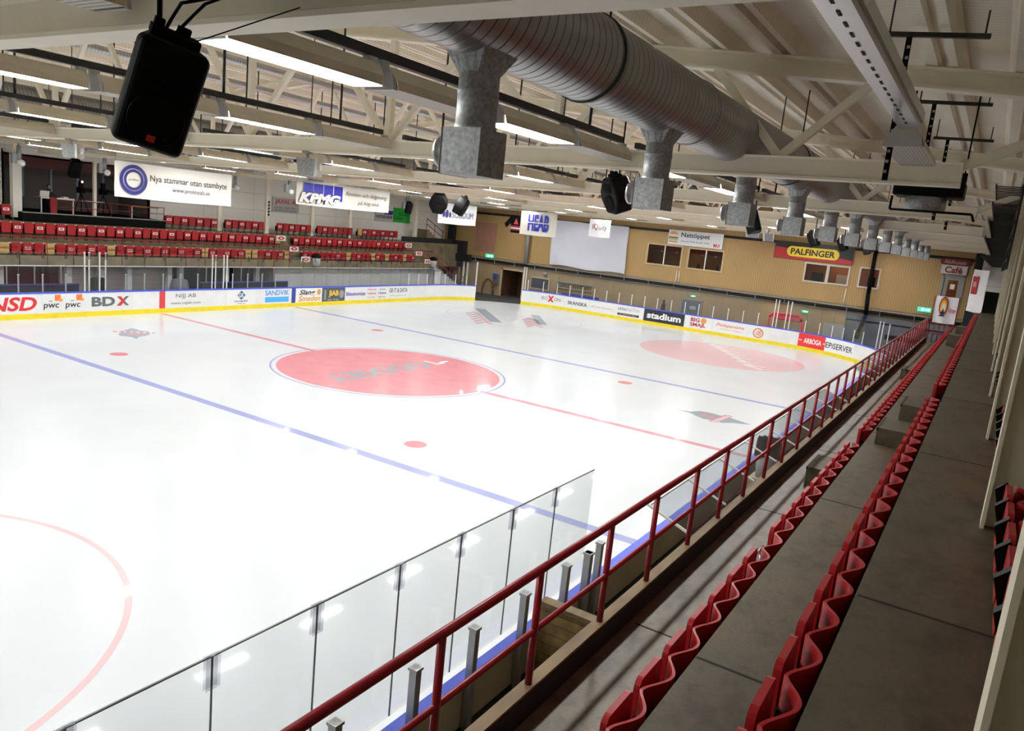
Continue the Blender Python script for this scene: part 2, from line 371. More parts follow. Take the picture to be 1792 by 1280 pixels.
for (ax, ay), (bx, by), wd in (((21.5, 10.7), (16.8, 6.2), .75), ((23.2, 7.2), (19.3, 4.3), .6)):
    MB().bar((ax, ay, .003), (bx, by, .003), wd, .001).build('ice_mark', M['ice_grey'], ice)
    for k in range(6):
        u = .12+.14*k; px, py = ax+(bx-ax)*u-1.5, ay+(by-ay)*u-.4
        MB().bar((px, py, .003), (px-1.3, py-.25, .003), .16, .001).bar((px, py, .003), (px-.5, py-.9, .003), .16, .001).build('ice_mark', M['ice_line'], ice)


# ------------------------------------------------------------------ rink boards
def make_path(start_x, kind):
    """list of (x, y, nx, ny) with n pointing to the ice, spaced ~.25 m"""
    pts = []; cx, cy = XE-RC, YB-RC
    if kind == 'left':
        n = 180; pts = [(start_x+(cx-start_x)*i/n, YB, 0, -1) for i in range(n)]
        a = math.radians(90)
        while cx + RC*math.cos(a) < 25.6: pts.append((cx+RC*math.cos(a), cy+RC*math.sin(a), -math.cos(a), -math.sin(a))); a -= .03
    else:
        a = math.asin((11.4-cy)/RC)
        while a > 0: pts.append((cx+RC*math.cos(a), cy+RC*math.sin(a), -math.cos(a), -math.sin(a))); a -= .03
        pts += [(XE, cy-2*cy*i/60, -1, 0) for i in range(60)]
        a = 0
        while a > -PI/2: pts.append((cx+RC*math.cos(a), -cy+RC*math.sin(a), -math.cos(a), -math.sin(a))); a -= .03
        n = 180; pts += [(cx+(start_x-cx)*i/n, -YB, 0, 1) for i in range(n+1)]
    return pts
PL, PE = make_path(-28, 'left'), make_path(-28, 'end')
def sweep(path, prof, name, m, parent):
    b = MB(); k = len(prof); o = 0
    for x, y, nx, ny in path:
        for d, z in prof: b.v.append((x+nx*d, y+ny*d, z))
    for i in range(len(path)-1):
        for j in range(k):
            q = (j+1) % k; b.f.append((i*k+j, i*k+q, (i+1)*k+q, (i+1)*k+j)); b.mi.append(0); b.sm.append(False)
    b.f.append(tuple(range(k))); b.f.append(tuple(reversed(range((len(path)-1)*k, len(path)*k)))); b.mi += [0, 0]; b.sm += [False]*2
    return b.build(name, m, parent)
for path, lab, far in ((PL, 'white rink boards with blue cap along the far stand and corner', 1), (PE, 'white rink boards with blue cap round the café end and walkway side', 0)):
    t = thing('rink_boards', lab, 'rink boards', (path[0][0], path[0][1], 0))
    for nm, pr, m in (('board_panel', [(0, .23), (0, 1.09), (-.06, 1.09), (-.06, .23)], M['board_white']),
                      ('kickplate', [(.02, 0), (.02, .23), (-.06, .23), (-.06, 0)], M['yellow']),
                      ('cap_rail', [(.015, 1.09), (.015, 1.15), (-.15, 1.15), (-.15, 1.09)], M['blue']),
                      ('outer_panel', [(-.06, .04), (-.06, 1.09), (-.12, 1.09), (-.12, .04)], M['board_back']),
                      ('outer_band', [(-.12, .42), (-.12, .58), (-.15, .58), (-.15, .42)], M['board_black'])):
        o = sweep(path, pr, nm, m, t); o.matrix_parent_inverse = root_matrix(t).inverted()
def at_path(path, s_of, val):
    """interpolated point where coordinate s_of (0 x / 1 y) passes val (monotone section)"""
    for p, q in zip(path, path[1:]):
        a, b_ = p[s_of], q[s_of]
        if (a-val)*(b_-val) <= 0 and a != b_:
            t = (val-a)/(b_-a); v = [p[i]+(q[i]-p[i])*t for i in range(4)]; return v
    return list(path[-1] if abs(path[-1][s_of]-val) < abs(path[0][s_of]-val) else path[0])
def bend(me, path, ax, c, z, off, sgn):
    """wrap a flat mesh (x along board, y up) on the boards; c is the coordinate of its centre"""
    p0 = at_path(path, ax, c)
    i0 = min(range(len(path)), key=lambda i: abs(path[i][0]-p0[0])+abs(path[i][1]-p0[1]))
    cum = [0.]
    for p, q in zip(path, path[1:]): cum.append(cum[-1]+math.hypot(q[0]-p[0], q[1]-p[1]))
    base = cum[i0] + math.copysign(math.hypot(p0[0]-path[i0][0], p0[1]-path[i0][1]), (p0[0]-path[i0][0])*(path[i0][3]) * -1 + (p0[1]-path[i0][1])*path[i0][2])
    for v in me.vertices:
        s = base + v.co.x; i = 0
        lo, hi = 0, len(cum)-2
        while lo < hi:
            md = (lo+hi+1)//2
            if cum[md] <= s: lo = md
            else: hi = md-1
        p, q = path[lo], path[lo+1]; t = (s-cum[lo])/max(1e-6, cum[lo+1]-cum[lo])
        d = off + v.co.z; h = z + v.co.y
        v.co = (p[0]+(q[0]-p[0])*t + (p[2]+(q[2]-p[2])*t)*d, p[1]+(q[1]-p[1])*t + (p[3]+(q[3]-p[3])*t)*d, h)
class Ad:
    """an advert sheet on the boards with its lettering and marks as parts"""
    def __init__(s, path, ax, c, wd, z0, z1, col, label):
        s.path, s.ax, s.c = path, ax, c; zc = (z0+z1)/2; s.zc = zc
        p = at_path(path, ax, c); s.root = thing('board_advert', label, 'advert', (p[0], p[1], zc), 0, 'adverts on the rink boards')
        s.plate('sheet', 0, 0, wd, z1-z0, col, .003, .004)
    def _add(s, me, name, m, off, dz):
        bend(me, s.path, s.ax, s.c, s.zc+dz, off, 1); me.materials.clear(); me.materials.append(m)
        o = bpy.data.objects.new(name, me); COL.objects.link(o); o.parent = s.root; o.matrix_parent_inverse = root_matrix(s.root).inverted(); return o
    def plate(s, name, dx, dz, wd, h, col, off=.008, th=.003):
        n = max(2, int(wd/.2)); b = MB()
        for i in range(n):
            a, e = -wd/2+wd*i/n, -wd/2+wd*(i+1)/n; b.box(a+dx, -h/2, 0, e+dx, h/2, th)
        return s._add(b.mesh(name, paint(col)), name, paint(col), off, dz)
    def shape(s, name, poly, dx, dz, col, off=.012):
        b = MB().prism([(p[0]+dx, p[1]) for p in poly], 'Z', 0, .003); return s._add(b.mesh(name, paint(col)), name, paint(col), off, dz)
    def text(s, txt, dx, dz, wd, h, col, bold=.0, shear=0.):
        me = text_mesh(txt, wd, h, bold, shear, .002)
        for v in me.vertices: v.co.x += dx
        return s._add(me, 'lettering', paint(col), .014, dz)
def squiggle(s, dx, dz, wd, h, col):
    rnd = random.Random(int(wd*1000+h*77)); b = MB(); x = -wd/2; k = 0
    while x < wd/2-h*.3:
        q = h*rnd.uniform(.25, .6)
        if k % 7 != 6:
            b.box(x, -h/2, 0, x+q*.3, h/2*rnd.choice((.5, 1)), .002).box(x, rnd.choice((-h/2, -h*.1)), 0, x+q, -h/2+h*.22 if rnd.random() < .5 else h*.1, .002)
        x += q*1.3; k += 1
    for v in range(len(b.v)): b.v[v] = (b.v[v][0]+dx, b.v[v][1], b.v[v][2])
    return s._add(b.mesh('small_print', paint(col)), 'small_print', paint(col), .014, dz)
Ad.squiggle = squiggle
AW = (.76, .76, .77)
a = Ad(PL, 0, -6.9, 2.2, .27, 1.07, AW, 'white board advert with large slanted red letters at the rink edge'); a.text('NSD', .2, -.0, 1.9, .60, RED, .03, .2)
a = Ad(PL, 0, -4.55, 2.0, .27, 1.07, (.70, .70, .71), 'pale board advert with two black words each under an orange flag')
for dx in (-.6, .33):
    a.text('pwc', dx, -.16, .66, .27, BLK, .01, .1); a.plate('logo', dx+.28, .23, .26, .26, ORANGE); a.plate('logo', dx+.40, .13, .16, .12, (.85, .3, .05), .012); a.plate('logo', dx-.02, .09, .14, .025, BLK)
a = Ad(PL, 0, -2.45, 2.1, .27, 1.07, (.70, .71, .71), 'pale board advert with bold dark letters ending in a red stroke')
a.text('BD', -.38, 0, 1.1, .44, GREY, .04); a.text('X', .55, 0, .62, .44, GREY, .04); a.shape('logo', [(-.28, -.22), (-.1, -.22), (.1, 0), (-.1, .22), (-.28, .22), (-.08, 0)], .55, 0, RED, .018)
a = Ad(PL, 0, .13, .31, .23, 1.09, (.62, .05, .06), 'narrow red upright stripe on the boards at the centre line')
a = Ad(PL, 0, 1.34, 2.08, .23, 1.08, (.72, .72, .72), 'white board advert with two lines of thin grey lettering'); a.text('NIJJ AB', .1, .16, 1.15, .26, GREY); a.text('www.nijjab.com', .1, -.2, 1.7, .17, GREY)
a = Ad(PL, 0, 4.83, 1.9, .23, 1.08, AW, 'white board advert with a blue diamond emblem')
a.shape('logo', [(0, -.26), (.27, 0), (0, .26), (-.27, 0)], 0, .12, (.03, .12, .22)); a.text('GK', 0, .12, .36, .24, AW, .02); a.squiggle(0, -.2, .95, .09, (.05, .1, .2)); a.text('Sverige AB', 0, -.33, .5, .08, (.4, .03, .1))
a = Ad(PL, 0, 7.35, 2.02, .22, 1.06, AW, 'white board advert with sky blue word above a sky blue bar'); a.text('SANDVIK', -.05, .22, 1.72, .30, (.04, .25, .62), .012); a.plate('logo', -.05, -.17, 1.72, .3, (.08, .40, .78))
a = Ad(PL, 0, 8.52, .3, .22, 1.09, (.04, .06, .30), 'narrow dark blue upright stripe on the boards at the blue line')
a = Ad(PL, 0, 9.72, 2.08, .20, 1.07, (.82, .80, .77), 'cream board advert with black script over orange script'); a.text('Slang', -.15, .16, 1.25, .38, BLK, .02, .3); a.text('Smeden', .05, -.17, 1.75, .34, (.70, .33, .06), .02, .3); a.shape('logo', ring(.15, .18), .78, .2, (.62, .33, .10))
a = Ad(PL, 0, 11.74, 1.95, .20, 1.08, (.09, .095, .11), 'charcoal board advert with yellow letters and a grey disc'); a.text('JIAB', .0, .05, .85, .44, (.82, .55, .04), .03); a.shape('logo', ring(.2, .26), .68, .02, (.3, .31, .33)); a.plate('logo', -.72, .0, .14, .62, (.28, .28, .3)); a.squiggle(-.02, -.3, .9, .13, (.5, .5, .5))
a = Ad(PL, 0, 15.9, 6.2, .20, 1.07, AW, 'long white board advert with purple, pink and black words')
a.text('Bilskadeverkstan', -2.2, .02, 1.75, .24, (.14, .10, .40), .02); a.text('Haparanda', -.72, .26, .85, .15, (.6, .15, .2), .01); a.text('Trafikskola', -.72, .02, .85, .15, (.6, .15, .2), .01); a.squiggle(-.72, -.24, .8, .1, (.3, .3, .35))
a.text('Jonny', .3, .26, .55, .14, GREY, .01); a.text('Trafikskola', .3, .02, .8, .15, GREY, .01); a.squiggle(.3, -.24, .7, .1, GREY); a.text('GR IT & DATA', 1.95, .17, 1.9, .30, GREY, .015); a.text('w w w . g r d a t a . s e', 1.95, -.2, 1.7, .13, (.25, .25, .25))
# café end
a = Ad(PE, 1, 9.05, 1.95, .22, 1.04, AW, 'white board advert with thin grey letters crossed by a red mark'); a.text('BO', -.6, .08, .5, .26, GREY); a.text('ON', .45, .08, .55, .26, GREY); a.shape('logo', [(-.26, -.24), (-.1, -.24), (.26, .24), (.1, .24)], -.1, .08, RED); a.shape('logo', [(.26, -.24), (.1, -.24), (-.26, .24), (-.1, .24)], -.1, .08, RED, .015)
a = Ad(PE, 1, 6.87, 2.2, .22, 1.04, AW, 'white board advert with one black capital word near the open corner'); a.text('SKANSKA', 0, .02, 1.65, .27, BLK, .012)
a = Ad(PE, 1, 4.8, 1.9, .22, 1.04, AW, 'white board advert with small faint red lettering'); a.squiggle(0, .02, 1.75, .10, (.75, .35, .3))
a = Ad(PE, 1, 2.65, 2.3, .22, 1.04, AW, 'white board advert with grey word above a black bar'); a.text('atlas', -.5, .2, .7, .24, GREY); a.text('koTon', .38, .2, .9, .26, (.45, .42, .40)); a.plate('logo', 0, -.22, 1.7, .16, BLK); a.squiggle(0, -.22, 1.4, .07, AW)
a = Ad(PE, 1, -.08, 3.05, .21, 1.08, (.025, .028, .04), 'black board advert with wide white lower case word'); a.text('stadium', 0, .03, 2.55, .46, (.85, .85, .86), .035)
a = Ad(PE, 1, -2.6, 1.9, .22, 1.05, AW, 'white board advert with two stacked dark red words and an orange ball'); a.text('BIG', -.22, .2, .65, .28, (.42, .02, .05), .03); a.text('SMAJL', 0, -.16, 1.12, .32, (.42, .02, .05), .03); a.shape('logo', ring(.2, .2), .38, .2, (.7, .3, .06))
a = Ad(PE, 1, -4.85, 2.4, .22, 1.05, AW, 'white board advert with one orange slanted word'); a.text('Pohjanens', 0, .1, 1.95, .28, (.70, .20, .06), .01, .25); a.squiggle(.1, -.14, 1.5, .07, (.70, .25, .1))
a = Ad(PE, 1, -6.75, 1.3, .22, 1.05, AW, 'white board advert with an orange ring monogram'); annb = None
b = MB()
for i in range(28):
    t, u = 2*PI*i/28, 2*PI*(i+1)/28; b.quad(*[(q*math.cos(v)*1.05, q*math.sin(v), 0) for q, v in ((.26, t), (.33, t), (.33, u), (.26, u))])
a._add(b.mesh('logo', paint((.65, .2, .06))), 'logo', paint((.65, .2, .06)), .014, -.02); a.text('dB', .03, 0, .36, .36, (.65, .2, .06), .01, .25)
a = Ad(PE, 1, -10.25, 1.85, .20, 1.08, (.72, .035, .04), 'red board advert with white capital letters at the curved corner'); a.text('ARBOGA', .05, .0, 1.2, .33, (.85, .85, .85), .02); a.plate('logo', -.78, 0, .2, .05, (.85, .8, .8)); a.plate('logo', .82, 0, .14, .05, (.85, .8, .8))
a = Ad(PE, 1, -12.05, 2.35, .20, 1.08, (.80, .80, .82), 'white board advert with thin black rounded letters at the curved corner'); a.text('EPiSERVER', 0, .0, 2.1, .36, BLK, .008)

# ------------------------------------------------------------------ rink glass and posts
post_cache = {}
def glass_post(x, y, z0, z1, lab, grp, wd=.045, m='post_white'):
    k = (round(z0, 2), round(z1, 2), wd, m)
    if k not in post_cache:
        post_cache[k] = MB().box(-wd/2, -wd/2, 0, wd/2, wd/2, z1-z0).box(-wd/2-.012, -wd/2-.012, z1-z0-.03, wd/2+.012, wd/2+.012, z1-z0).mesh('glass_post', M[m])
    o = bpy.data.objects.new('glass_post', post_cache[k]); COL.objects.link(o); o.location = (x, y, z0); return tag(o, lab, 'post', grp)
def pane(p, q, z0, z1, lab, grp, clip=True, edge=.012):
    """one clear sheet between two boards points"""
    x, y = p; d = Vector((q[0]-x, q[1]-y, 0)); L = d.length; rz = math.atan2(d.y, d.x)
    t = thing('rink_glass', lab, 'glass', (x, y, z0), rz, grp); h = z1-z0
    MB().box(.006, -.006, 0, L-.006, .006, h).build('pane', M['glass'], t)
    MB().box(0, -.008, h-edge, L, .008, h).box(-.004, -.008, 0, .004, .008, h).build('edge', M['glass_edge'], t)
    if clip: MB().box(-.06, -.02, h-.27, .06, -.012, h+.005).box(-.06, .012, h-.27, .06, .02, h+.005).build('clip', M['clip'], t)
    return t
yg = YB+.07
short = [-9.4, -8.4, -7.5, -6.42, -5.44, -4.47, -1.70, -.75, .23, 1.2, 2.18, 4.32, 5.30, 6.27]+[7.22+.978*i for i in range(13)]
tall = [-3.64, -3.43, -2.96, -2.67, 3.02, 3.23, 3.72, 3.93]
for x in short: glass_post(x, yg+.03, 1.15, 1.93, 'short white glass post on the boards before the far stand', 'short glass posts on the boards')
for x in tall: glass_post(x, yg+.03, 1.15, 2.92, 'tall white door post on the boards before the far stand', 'tall door posts on the boards', .05)
xs = sorted(short+tall)
for p, q in zip(xs, xs[1:]):
    if q-p > .4: pane((p, yg), (q, yg), 1.15, 2.87, 'clear glass pane standing on the boards before the far stand', 'glass panes along the far stand')
cx, cy = XE-RC, YB-RC
def arc(deg, r=RC+.07): return (cx+r*math.cos(math.radians(deg)), math.copysign(cy, deg)+r*math.sin(math.radians(deg)))
ls = [(18.96, yg)]+[(20.0, yg), (21.0, yg)]+[arc(d) for d in (88, 80, 72, 64, 58)]
for p, q in zip(ls, ls[1:]):
    pane(p, q, 1.15, 2.87, 'clear glass pane in the curve beside the open corner', 'glass panes in the corner curve', False)
    glass_post(p[0], p[1], 1.15, 1.9, 'short white glass post in the curve beside the open corner', 'posts in the corner curve')
glass_post(*arc(57.5), 1.15, 2.95, 'tall white end post where the boards stop at the open corner', None, .07)
ys = [11.0, 9.87, 8.75, 7.66, 6.59, 5.59, 4.58, 3.57, 2.56, 1.55, .57, -.48, -1.49, -2.48, -3.51, -4.54, -5.57, -6.57]
def endpt(y):
    p = at_path(PE, 1, y); return (p[0]-p[2]*.09, p[1]-p[3]*.09)
ep = [endpt(y) for y in ys]
for p, q in zip(ep, ep[1:]):
    pane(p, q, 1.15, 2.87, 'clear glass pane standing on the boards before the tan wall', 'glass panes along the café end', False)
for p in ep: glass_post(p[0], p[1], 1.15, 1.93, 'short white glass post on the boards before the tan wall', 'short posts along the café end')
for y in (11.35, 11.2): glass_post(*endpt(y), 1.15, 2.9, 'tall white end post beside the open corner at the tan wall', 'pair of end posts at the open corner', .05)
for y in (-7.56, -7.77, -8.33, -8.58): glass_post(*endpt(y), 1.15, 2.96, 'tall white door post on the boards before the red goal', 'tall door posts before the red goal', .05)
ys2 = [-8.6, -9.61, -10.52, -11.34, -12.04, -12.72, -13.3]
ep2 = [endpt(y) for y in ys2]
for p, q in zip(ep2, ep2[1:]): pane(p, q, 1.15, 2.87, 'clear glass pane in the curve near the red advert', 'glass panes in the curve by the red advert', False)
for p in ep2[1:]: glass_post(p[0], p[1], 1.15, 1.88, 'short white glass post in the curve near the red advert', 'posts in the curve by the red advert')
for y in (-14.2, -14.42, -14.85): glass_post(*endpt(y), 1.15, 2.75, 'tall white post beyond the curve before the grey screen', 'tall posts before the grey screen', .05)
# near side glass
nx = [-24.25, -23.25, -22.25, -21.25, -20.3, -19.25, -18.22, -17.15, -16.15, -15.1, -14.05, -12.95]
for p, q in zip(nx, nx[1:]): pane((p, -YB+.1), (q, -YB+.1), 1.15, 2.80, 'clear glass pane in front of the walkway railing', 'glass panes before the walkway railing')
for x in nx[:-1]+[-13.05]:
    glass_post(x+.02, -YB-.17, .3, 1.8, 'square aluminium glass post behind the boards below the walkway', 'aluminium posts below the walkway', .085, 'alu')
glass_post(-13.38, -YB-.17, .3, 1.76, 'thick aluminium end post where the near glass stops', None, .1, 'alu')

# ------------------------------------------------------------------ walkway stand (under the camera)
t = thing('concrete_stand', 'stepped brown concrete stand with two seat rows under the cream columns', 'grandstand', (0, -18.5, 0))
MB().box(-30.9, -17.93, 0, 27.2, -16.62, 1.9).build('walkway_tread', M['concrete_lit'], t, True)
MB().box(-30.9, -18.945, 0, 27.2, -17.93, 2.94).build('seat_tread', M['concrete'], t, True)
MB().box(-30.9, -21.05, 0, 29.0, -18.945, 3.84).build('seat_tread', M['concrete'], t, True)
for x in range(-30, 28, 5):
    MB().box(x-.012, -17.97, 1.899, x+.012, -16.7, 1.903).build('joint', M['dark'], t, True)
    MB().box(x+3-.012, -18.94, 2.939, x+3+.012, -17.94, 2.943).build('joint', M['dark'], t, True); MB().box(x+3-.012, -20.2, 3.839, x+3+.012, -18.96, 3.843).build('joint', M['dark'], t, True)
c = thing('timber_curb', 'long worn timber curb beam along the walkway edge under the red railing', 'curb', (0, -16.56, 1.9))
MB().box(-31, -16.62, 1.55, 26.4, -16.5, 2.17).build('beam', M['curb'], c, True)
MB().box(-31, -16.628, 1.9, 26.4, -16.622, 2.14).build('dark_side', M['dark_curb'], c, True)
r = thing('walkway_railing', 'dark red tube railing along the walkway beside the ice', 'railing', (0, -16.56, 2.17))
MB().tube((-31, -16.56, 3.25), (26.2, -16.56, 3.25), .038, 12).build('top_rail', M['red_rail'], r, True)
MB().tube((-31, -16.56, 2.68), (26.2, -16.56, 2.68), .027, 10).build('middle_rail', M['red_rail'], r, True)
for x in [-24.1, -22.7, -21.3, -19.9, -18.51, -17.13, -15.7, -14.46]+[-13.05+1.31*i for i in range(31)]:
    MB().tube((x, -16.56, 2.1), (x, -16.56, 3.24), .033, 10).build('post', M['red_rail'], r, True)
# steps in the stand aisle
for (x, y, z0, z1, lab) in ((-7.4, -18.4, 2.94, 3.24, 'low concrete step block in the aisle between the two red seat rows'), (-6.0, -18.6, 2.94, 3.5, 'taller dark step block beside the upper red seat row'),
                           (-7.6, -17.4, 1.9, 2.3, 'grey step block on the walkway beside the lower red seats'), (9.3, -17.35, 1.9, 2.3, 'dark step block on the walkway far along the railing'), (14.5, -18.4, 2.94, 3.4, 'dark step block far along between the red seat rows'), (22, -18.45, 2.94, 3.3, 'small step block at the end of the red seat rows')):
    o = thing('step_block', lab, 'step', (x, y, z0)); bevel(MB().box(-.55, -.32, 0, .55, .32, z1-z0).build('block', M['concrete'], o)); MB().box(-.56, .29, z1-z0-.05, .56, .325, z1-z0+.004).build('nosing', M['dark_curb'], o)

# tip-up seat, local frame: faces -Y, z=0 at the bottom of the folded pan
def seat_parts(pan_m, sticker):
    def rr(wd, h, rad):
        P = []
        for cx_, cz, a0 in ((wd/2-rad, rad, -90), (wd/2-rad, h-rad, 0), (-wd/2+rad, h-rad, 90), (-wd/2+rad, rad, 180)):
            for i in range(5): a = math.radians(a0+22.5*i); P.append((cx_+rad*math.cos(a), cz+rad*math.sin(a)))
        return P
    pan = MB().prism(rr(.45, .50, .07), 'Y', -.03, .015)
    N = 16
    def yb(u): return .05+.125*math.sin(PI*min(1, max(0, u)))**1.5
    back = MB()
    def outer(u, v): return (-.28+.56*u, yb(u)+.012, .22+.26*v+.015*math.sin(PI*u))
    def inner(u, v): return (-.28+.56*u, yb(u)-.012, .22+.26*v+.015*math.sin(PI*u))
    back.grid(outer, N, 4); back.grid(lambda u, v: inner(1-u, v), N, 4)
    back.grid(lambda u, v: (inner(u, 1) if v < .5 else outer(u, 1)), N, 1); back.grid(lambda u, v: (outer(u, 0) if v < .5 else inner(u, 0)), N, 1)
    br = MB().box(-.27, .02, -.02, .27, .06, .03).box(-.25, .04, -.02, -.21, .19, .3).box(.21, .04, -.02, .25, .19, .3).box(-.24, .03, -.26, -.21, .06, 0).box(.21, .03, -.26, .24, .06, 0)
    return pan, back, br
pan_b, back_b, br_b = seat_parts(None, False)
SEATMESH = {}
for k, m in (('red', M['seat']), ('tan', M['seat_tan'])):
    SEATMESH[k] = pan_b.mesh('seat_pan', m)
SEATMESH['back'] = back_b.mesh('backrest', M['seat']); SEATMESH['bracket'] = br_b.mesh('bracket', M['black'])
SEATMESH['sticker'] = MB().box(-.15, -.032, .2, .15, -.026, .33).mesh('sticker', M['sticker'])
SEATMESH['mark'] = MB().box(-.09, -.035, .235, .09, -.0325, .295).mesh('sticker_mark', paint((.45, .05, .06)))
SEATMESH['cap'] = MB().box(-.27, .04, .47, -.21, .08, .505).box(.21, .04, .47, .27, .08, .505).mesh('corner_caps', M['vinyl'])
SEATMESH['plate'] = MB().prism([(-.10, .42), (-.02, .5), (.16, .1), (.12, 0), (.02, .0)], 'X', -.28, -.24).mesh('arm_plate', M['black']); SEATMESH['plate2'] = MB().prism([(-.10, .42), (-.02, .5), (.16, .1), (.12, 0), (.02, .0)], 'X', .24, .28).mesh('arm_plate', M['black'])
SEATMESH['arm'] = MB().path([(-.2, -.02, 0), (-.2, -.06, .2), (-.17, -.04, .32), (.17, -.04, .32), (.2, -.06, .2), (.2, -.02, 0)], .014).mesh('frame', M['chrome'])
def part(name, me, parent):
    o = bpy.data.objects.new(name, me); COL.objects.link(o); o.parent = parent; return o
def proto_seat(kind):
    t = thing('folding_seat', '', 'seat')
    if kind != 'frame': pn = part('seat_pan', SEATMESH['tan' if kind == 'tan' else 'red'], t)
    else: part('frame', SEATMESH['arm'], t)
    part('backrest', SEATMESH['back'], t); part('bracket', SEATMESH['bracket'], t)
    if kind == 'sign': st = part('sticker', SEATMESH['sticker'], pn); part('sticker_mark', SEATMESH['mark'], pn)
    if kind == 'armed': part('arm_plate', SEATMESH['plate'], t); part('arm_plate', SEATMESH['plate2'], t)
    if kind in ('sign', 'plain', 'tan'): part('corner_caps', SEATMESH['cap'], t)
    return t
PROTO = {}
def seat(kind, loc, rz, label, group):
    if kind not in PROTO:
        t = proto_seat(kind); PROTO[kind] = t; t.location = loc; t.rotation_euler = (0, 0, rz); return tag(t, label, 'seat', group)
    return dup(PROTO[kind], loc, rz, label, group)
# seats beside the camera: the pan faces the ice (+Y)
pitch_s = .56
for row, (y, z, x0, lab, grp) in enumerate((( -17.72, 2.46, -19.1, 'red folding seat in the lower row beside the walkway', 'lower seat row by the walkway'), (-18.74, 3.34, -19.2, 'red folding seat in the upper row by the cream columns', 'upper seat row by the cream columns'))):
    i = 0; x = x0
    while x < 25.6:
        gap = (row == 0 and -8.2 < x < -6.9) or (row == 1 and -7.0 < x < -5.6)
        if not gap:
            if row == 0 and abs(x+14.06) < .3: seat('frame', (x, y, z), PI, 'red seat missing its folding pan, bare chrome frame in the lower row', None)
            else: seat('dark', (x, y, z), PI, lab, grp)
        x += pitch_s
COLX = [-23.2, -18.85, -14.5, -10.1, -5.75, -1.4, 2.95, 7.3, 11.65, 16, 20.35, 24.7]
x = -22.0
while x < 9:
    if min(abs(x-c_) for c_ in COLX) > .45: seat('armed', (x, -19.78, 3.9), PI, 'red folding seat in the back row between the cream columns', 'back seat row between the columns')
    x += pitch_s
for x in COLX:
    t = thing('steel_column', 'cream steel column standing behind the red seats', 'column', (x, -19.65, 3.84), 0, 'cream columns behind the seats')
    MB().box(-.14, -.03, 0, .14, 0, 4.9).build('inner_flange', M['column'], t); MB().box(-.008, -1.3, 0, .008, -.03, 4.9).build('web', M['column'], t); MB().box(-.14, -1.33, 0, .14, -1.3, 4.9).build('outer_flange', M['column'], t)
    MB().box(.10, -.2, .9, .16, -.05, 1.1).tube((.13, -.12, 0), (.13, -.12, 1.0), .012).build('cable', M['black'], t)

# ------------------------------------------------------------------ bench zone below the railing
t = thing('plank_partition', 'weathered plank partition between the boards and the timber curb', 'partition', (-14.6, -15.9, 0))
MB().box(-14.68, -16.48, 0, -14.6, -15.34, 1.5).build('planks', M['plank'], t, True); MB().box(-14.72, -16.48, 1.5, -14.56, -15.34, 1.56).build('cap_board', M['curb'], t, True)
for xa, xb, lab in ((-12.75, .1, 'clear sloping bench canopy below the railing near the black bin'), (5.4, 13.5, 'grey sloping bench canopy below the railing at the curve')):
    t = thing('bench_canopy', lab, 'canopy', (xa, -16.2, 2.15)); n = max(2, int((xb-xa)/1.6)); wd = (xb-xa)/n
    for i in range(n):
        x0, x1 = xa+i*wd, xa+(i+1)*wd-.02
        MB().bar(((x0+x1)/2, -15.86, 2.43), ((x0+x1)/2, -16.5, 2.19), wd-.02, .008).build('sheet', M['canopy'], t, True)
    for i in range(n+1): MB().bar((xa+i*wd, -15.84, 2.44), (xa+i*wd, -16.5, 2.195), .035 if i in (0, n) else .02, .03).build('rib', M['post_white'], t, True)
    MB().bar((xa, -15.86, 2.435), (xb, -15.86, 2.435), .02, .02).build('front_edge', M['alu'], t, True)
t = thing('bench', 'long dark players bench behind the boards under the clear canopy', 'bench', (-6, -15.95, 0)); MB().box(-12.3, -16.2, .42, -.2, -15.8, .48).build('seat_board', M['plank'], t, True)
for x in (-12, -9, -6, -3, -.5): MB().box(x-.03, -16.15, 0, x+.03, -15.85, .42).build('leg', M['alu'], t, True)
t = thing('waste_bin', 'grey bin with a black bag hanging over its rim below the railing', 'bin', (-6.1, -15.95, 1.3))
MB().lathe([(.0, 0), (.2, 0), (.25, .75), (.24, .75)], (0, 0, 0), (0, 0, 1), 18).build('bucket', paint((.45, .45, .44)), t)
MB().grid(lambda u, v: ((.27+.035*math.sin(9*u*2*PI)*v)*math.cos(2*PI*u), (.27+.035*math.sin(7*u*2*PI)*v)*math.sin(2*PI*u), .84-.36*v+.03*math.sin(11*u*2*PI)), 40, 6).lathe([(.27, .84), (.2, .78), (.0, .6)], (0, 0, 0), (0, 0, 1), 18).build('bin_bag', M['black'], t)
MB().box(-.28, -.28, -1.3, .28, .28, -.0).build('stand', M['board_back'], t)

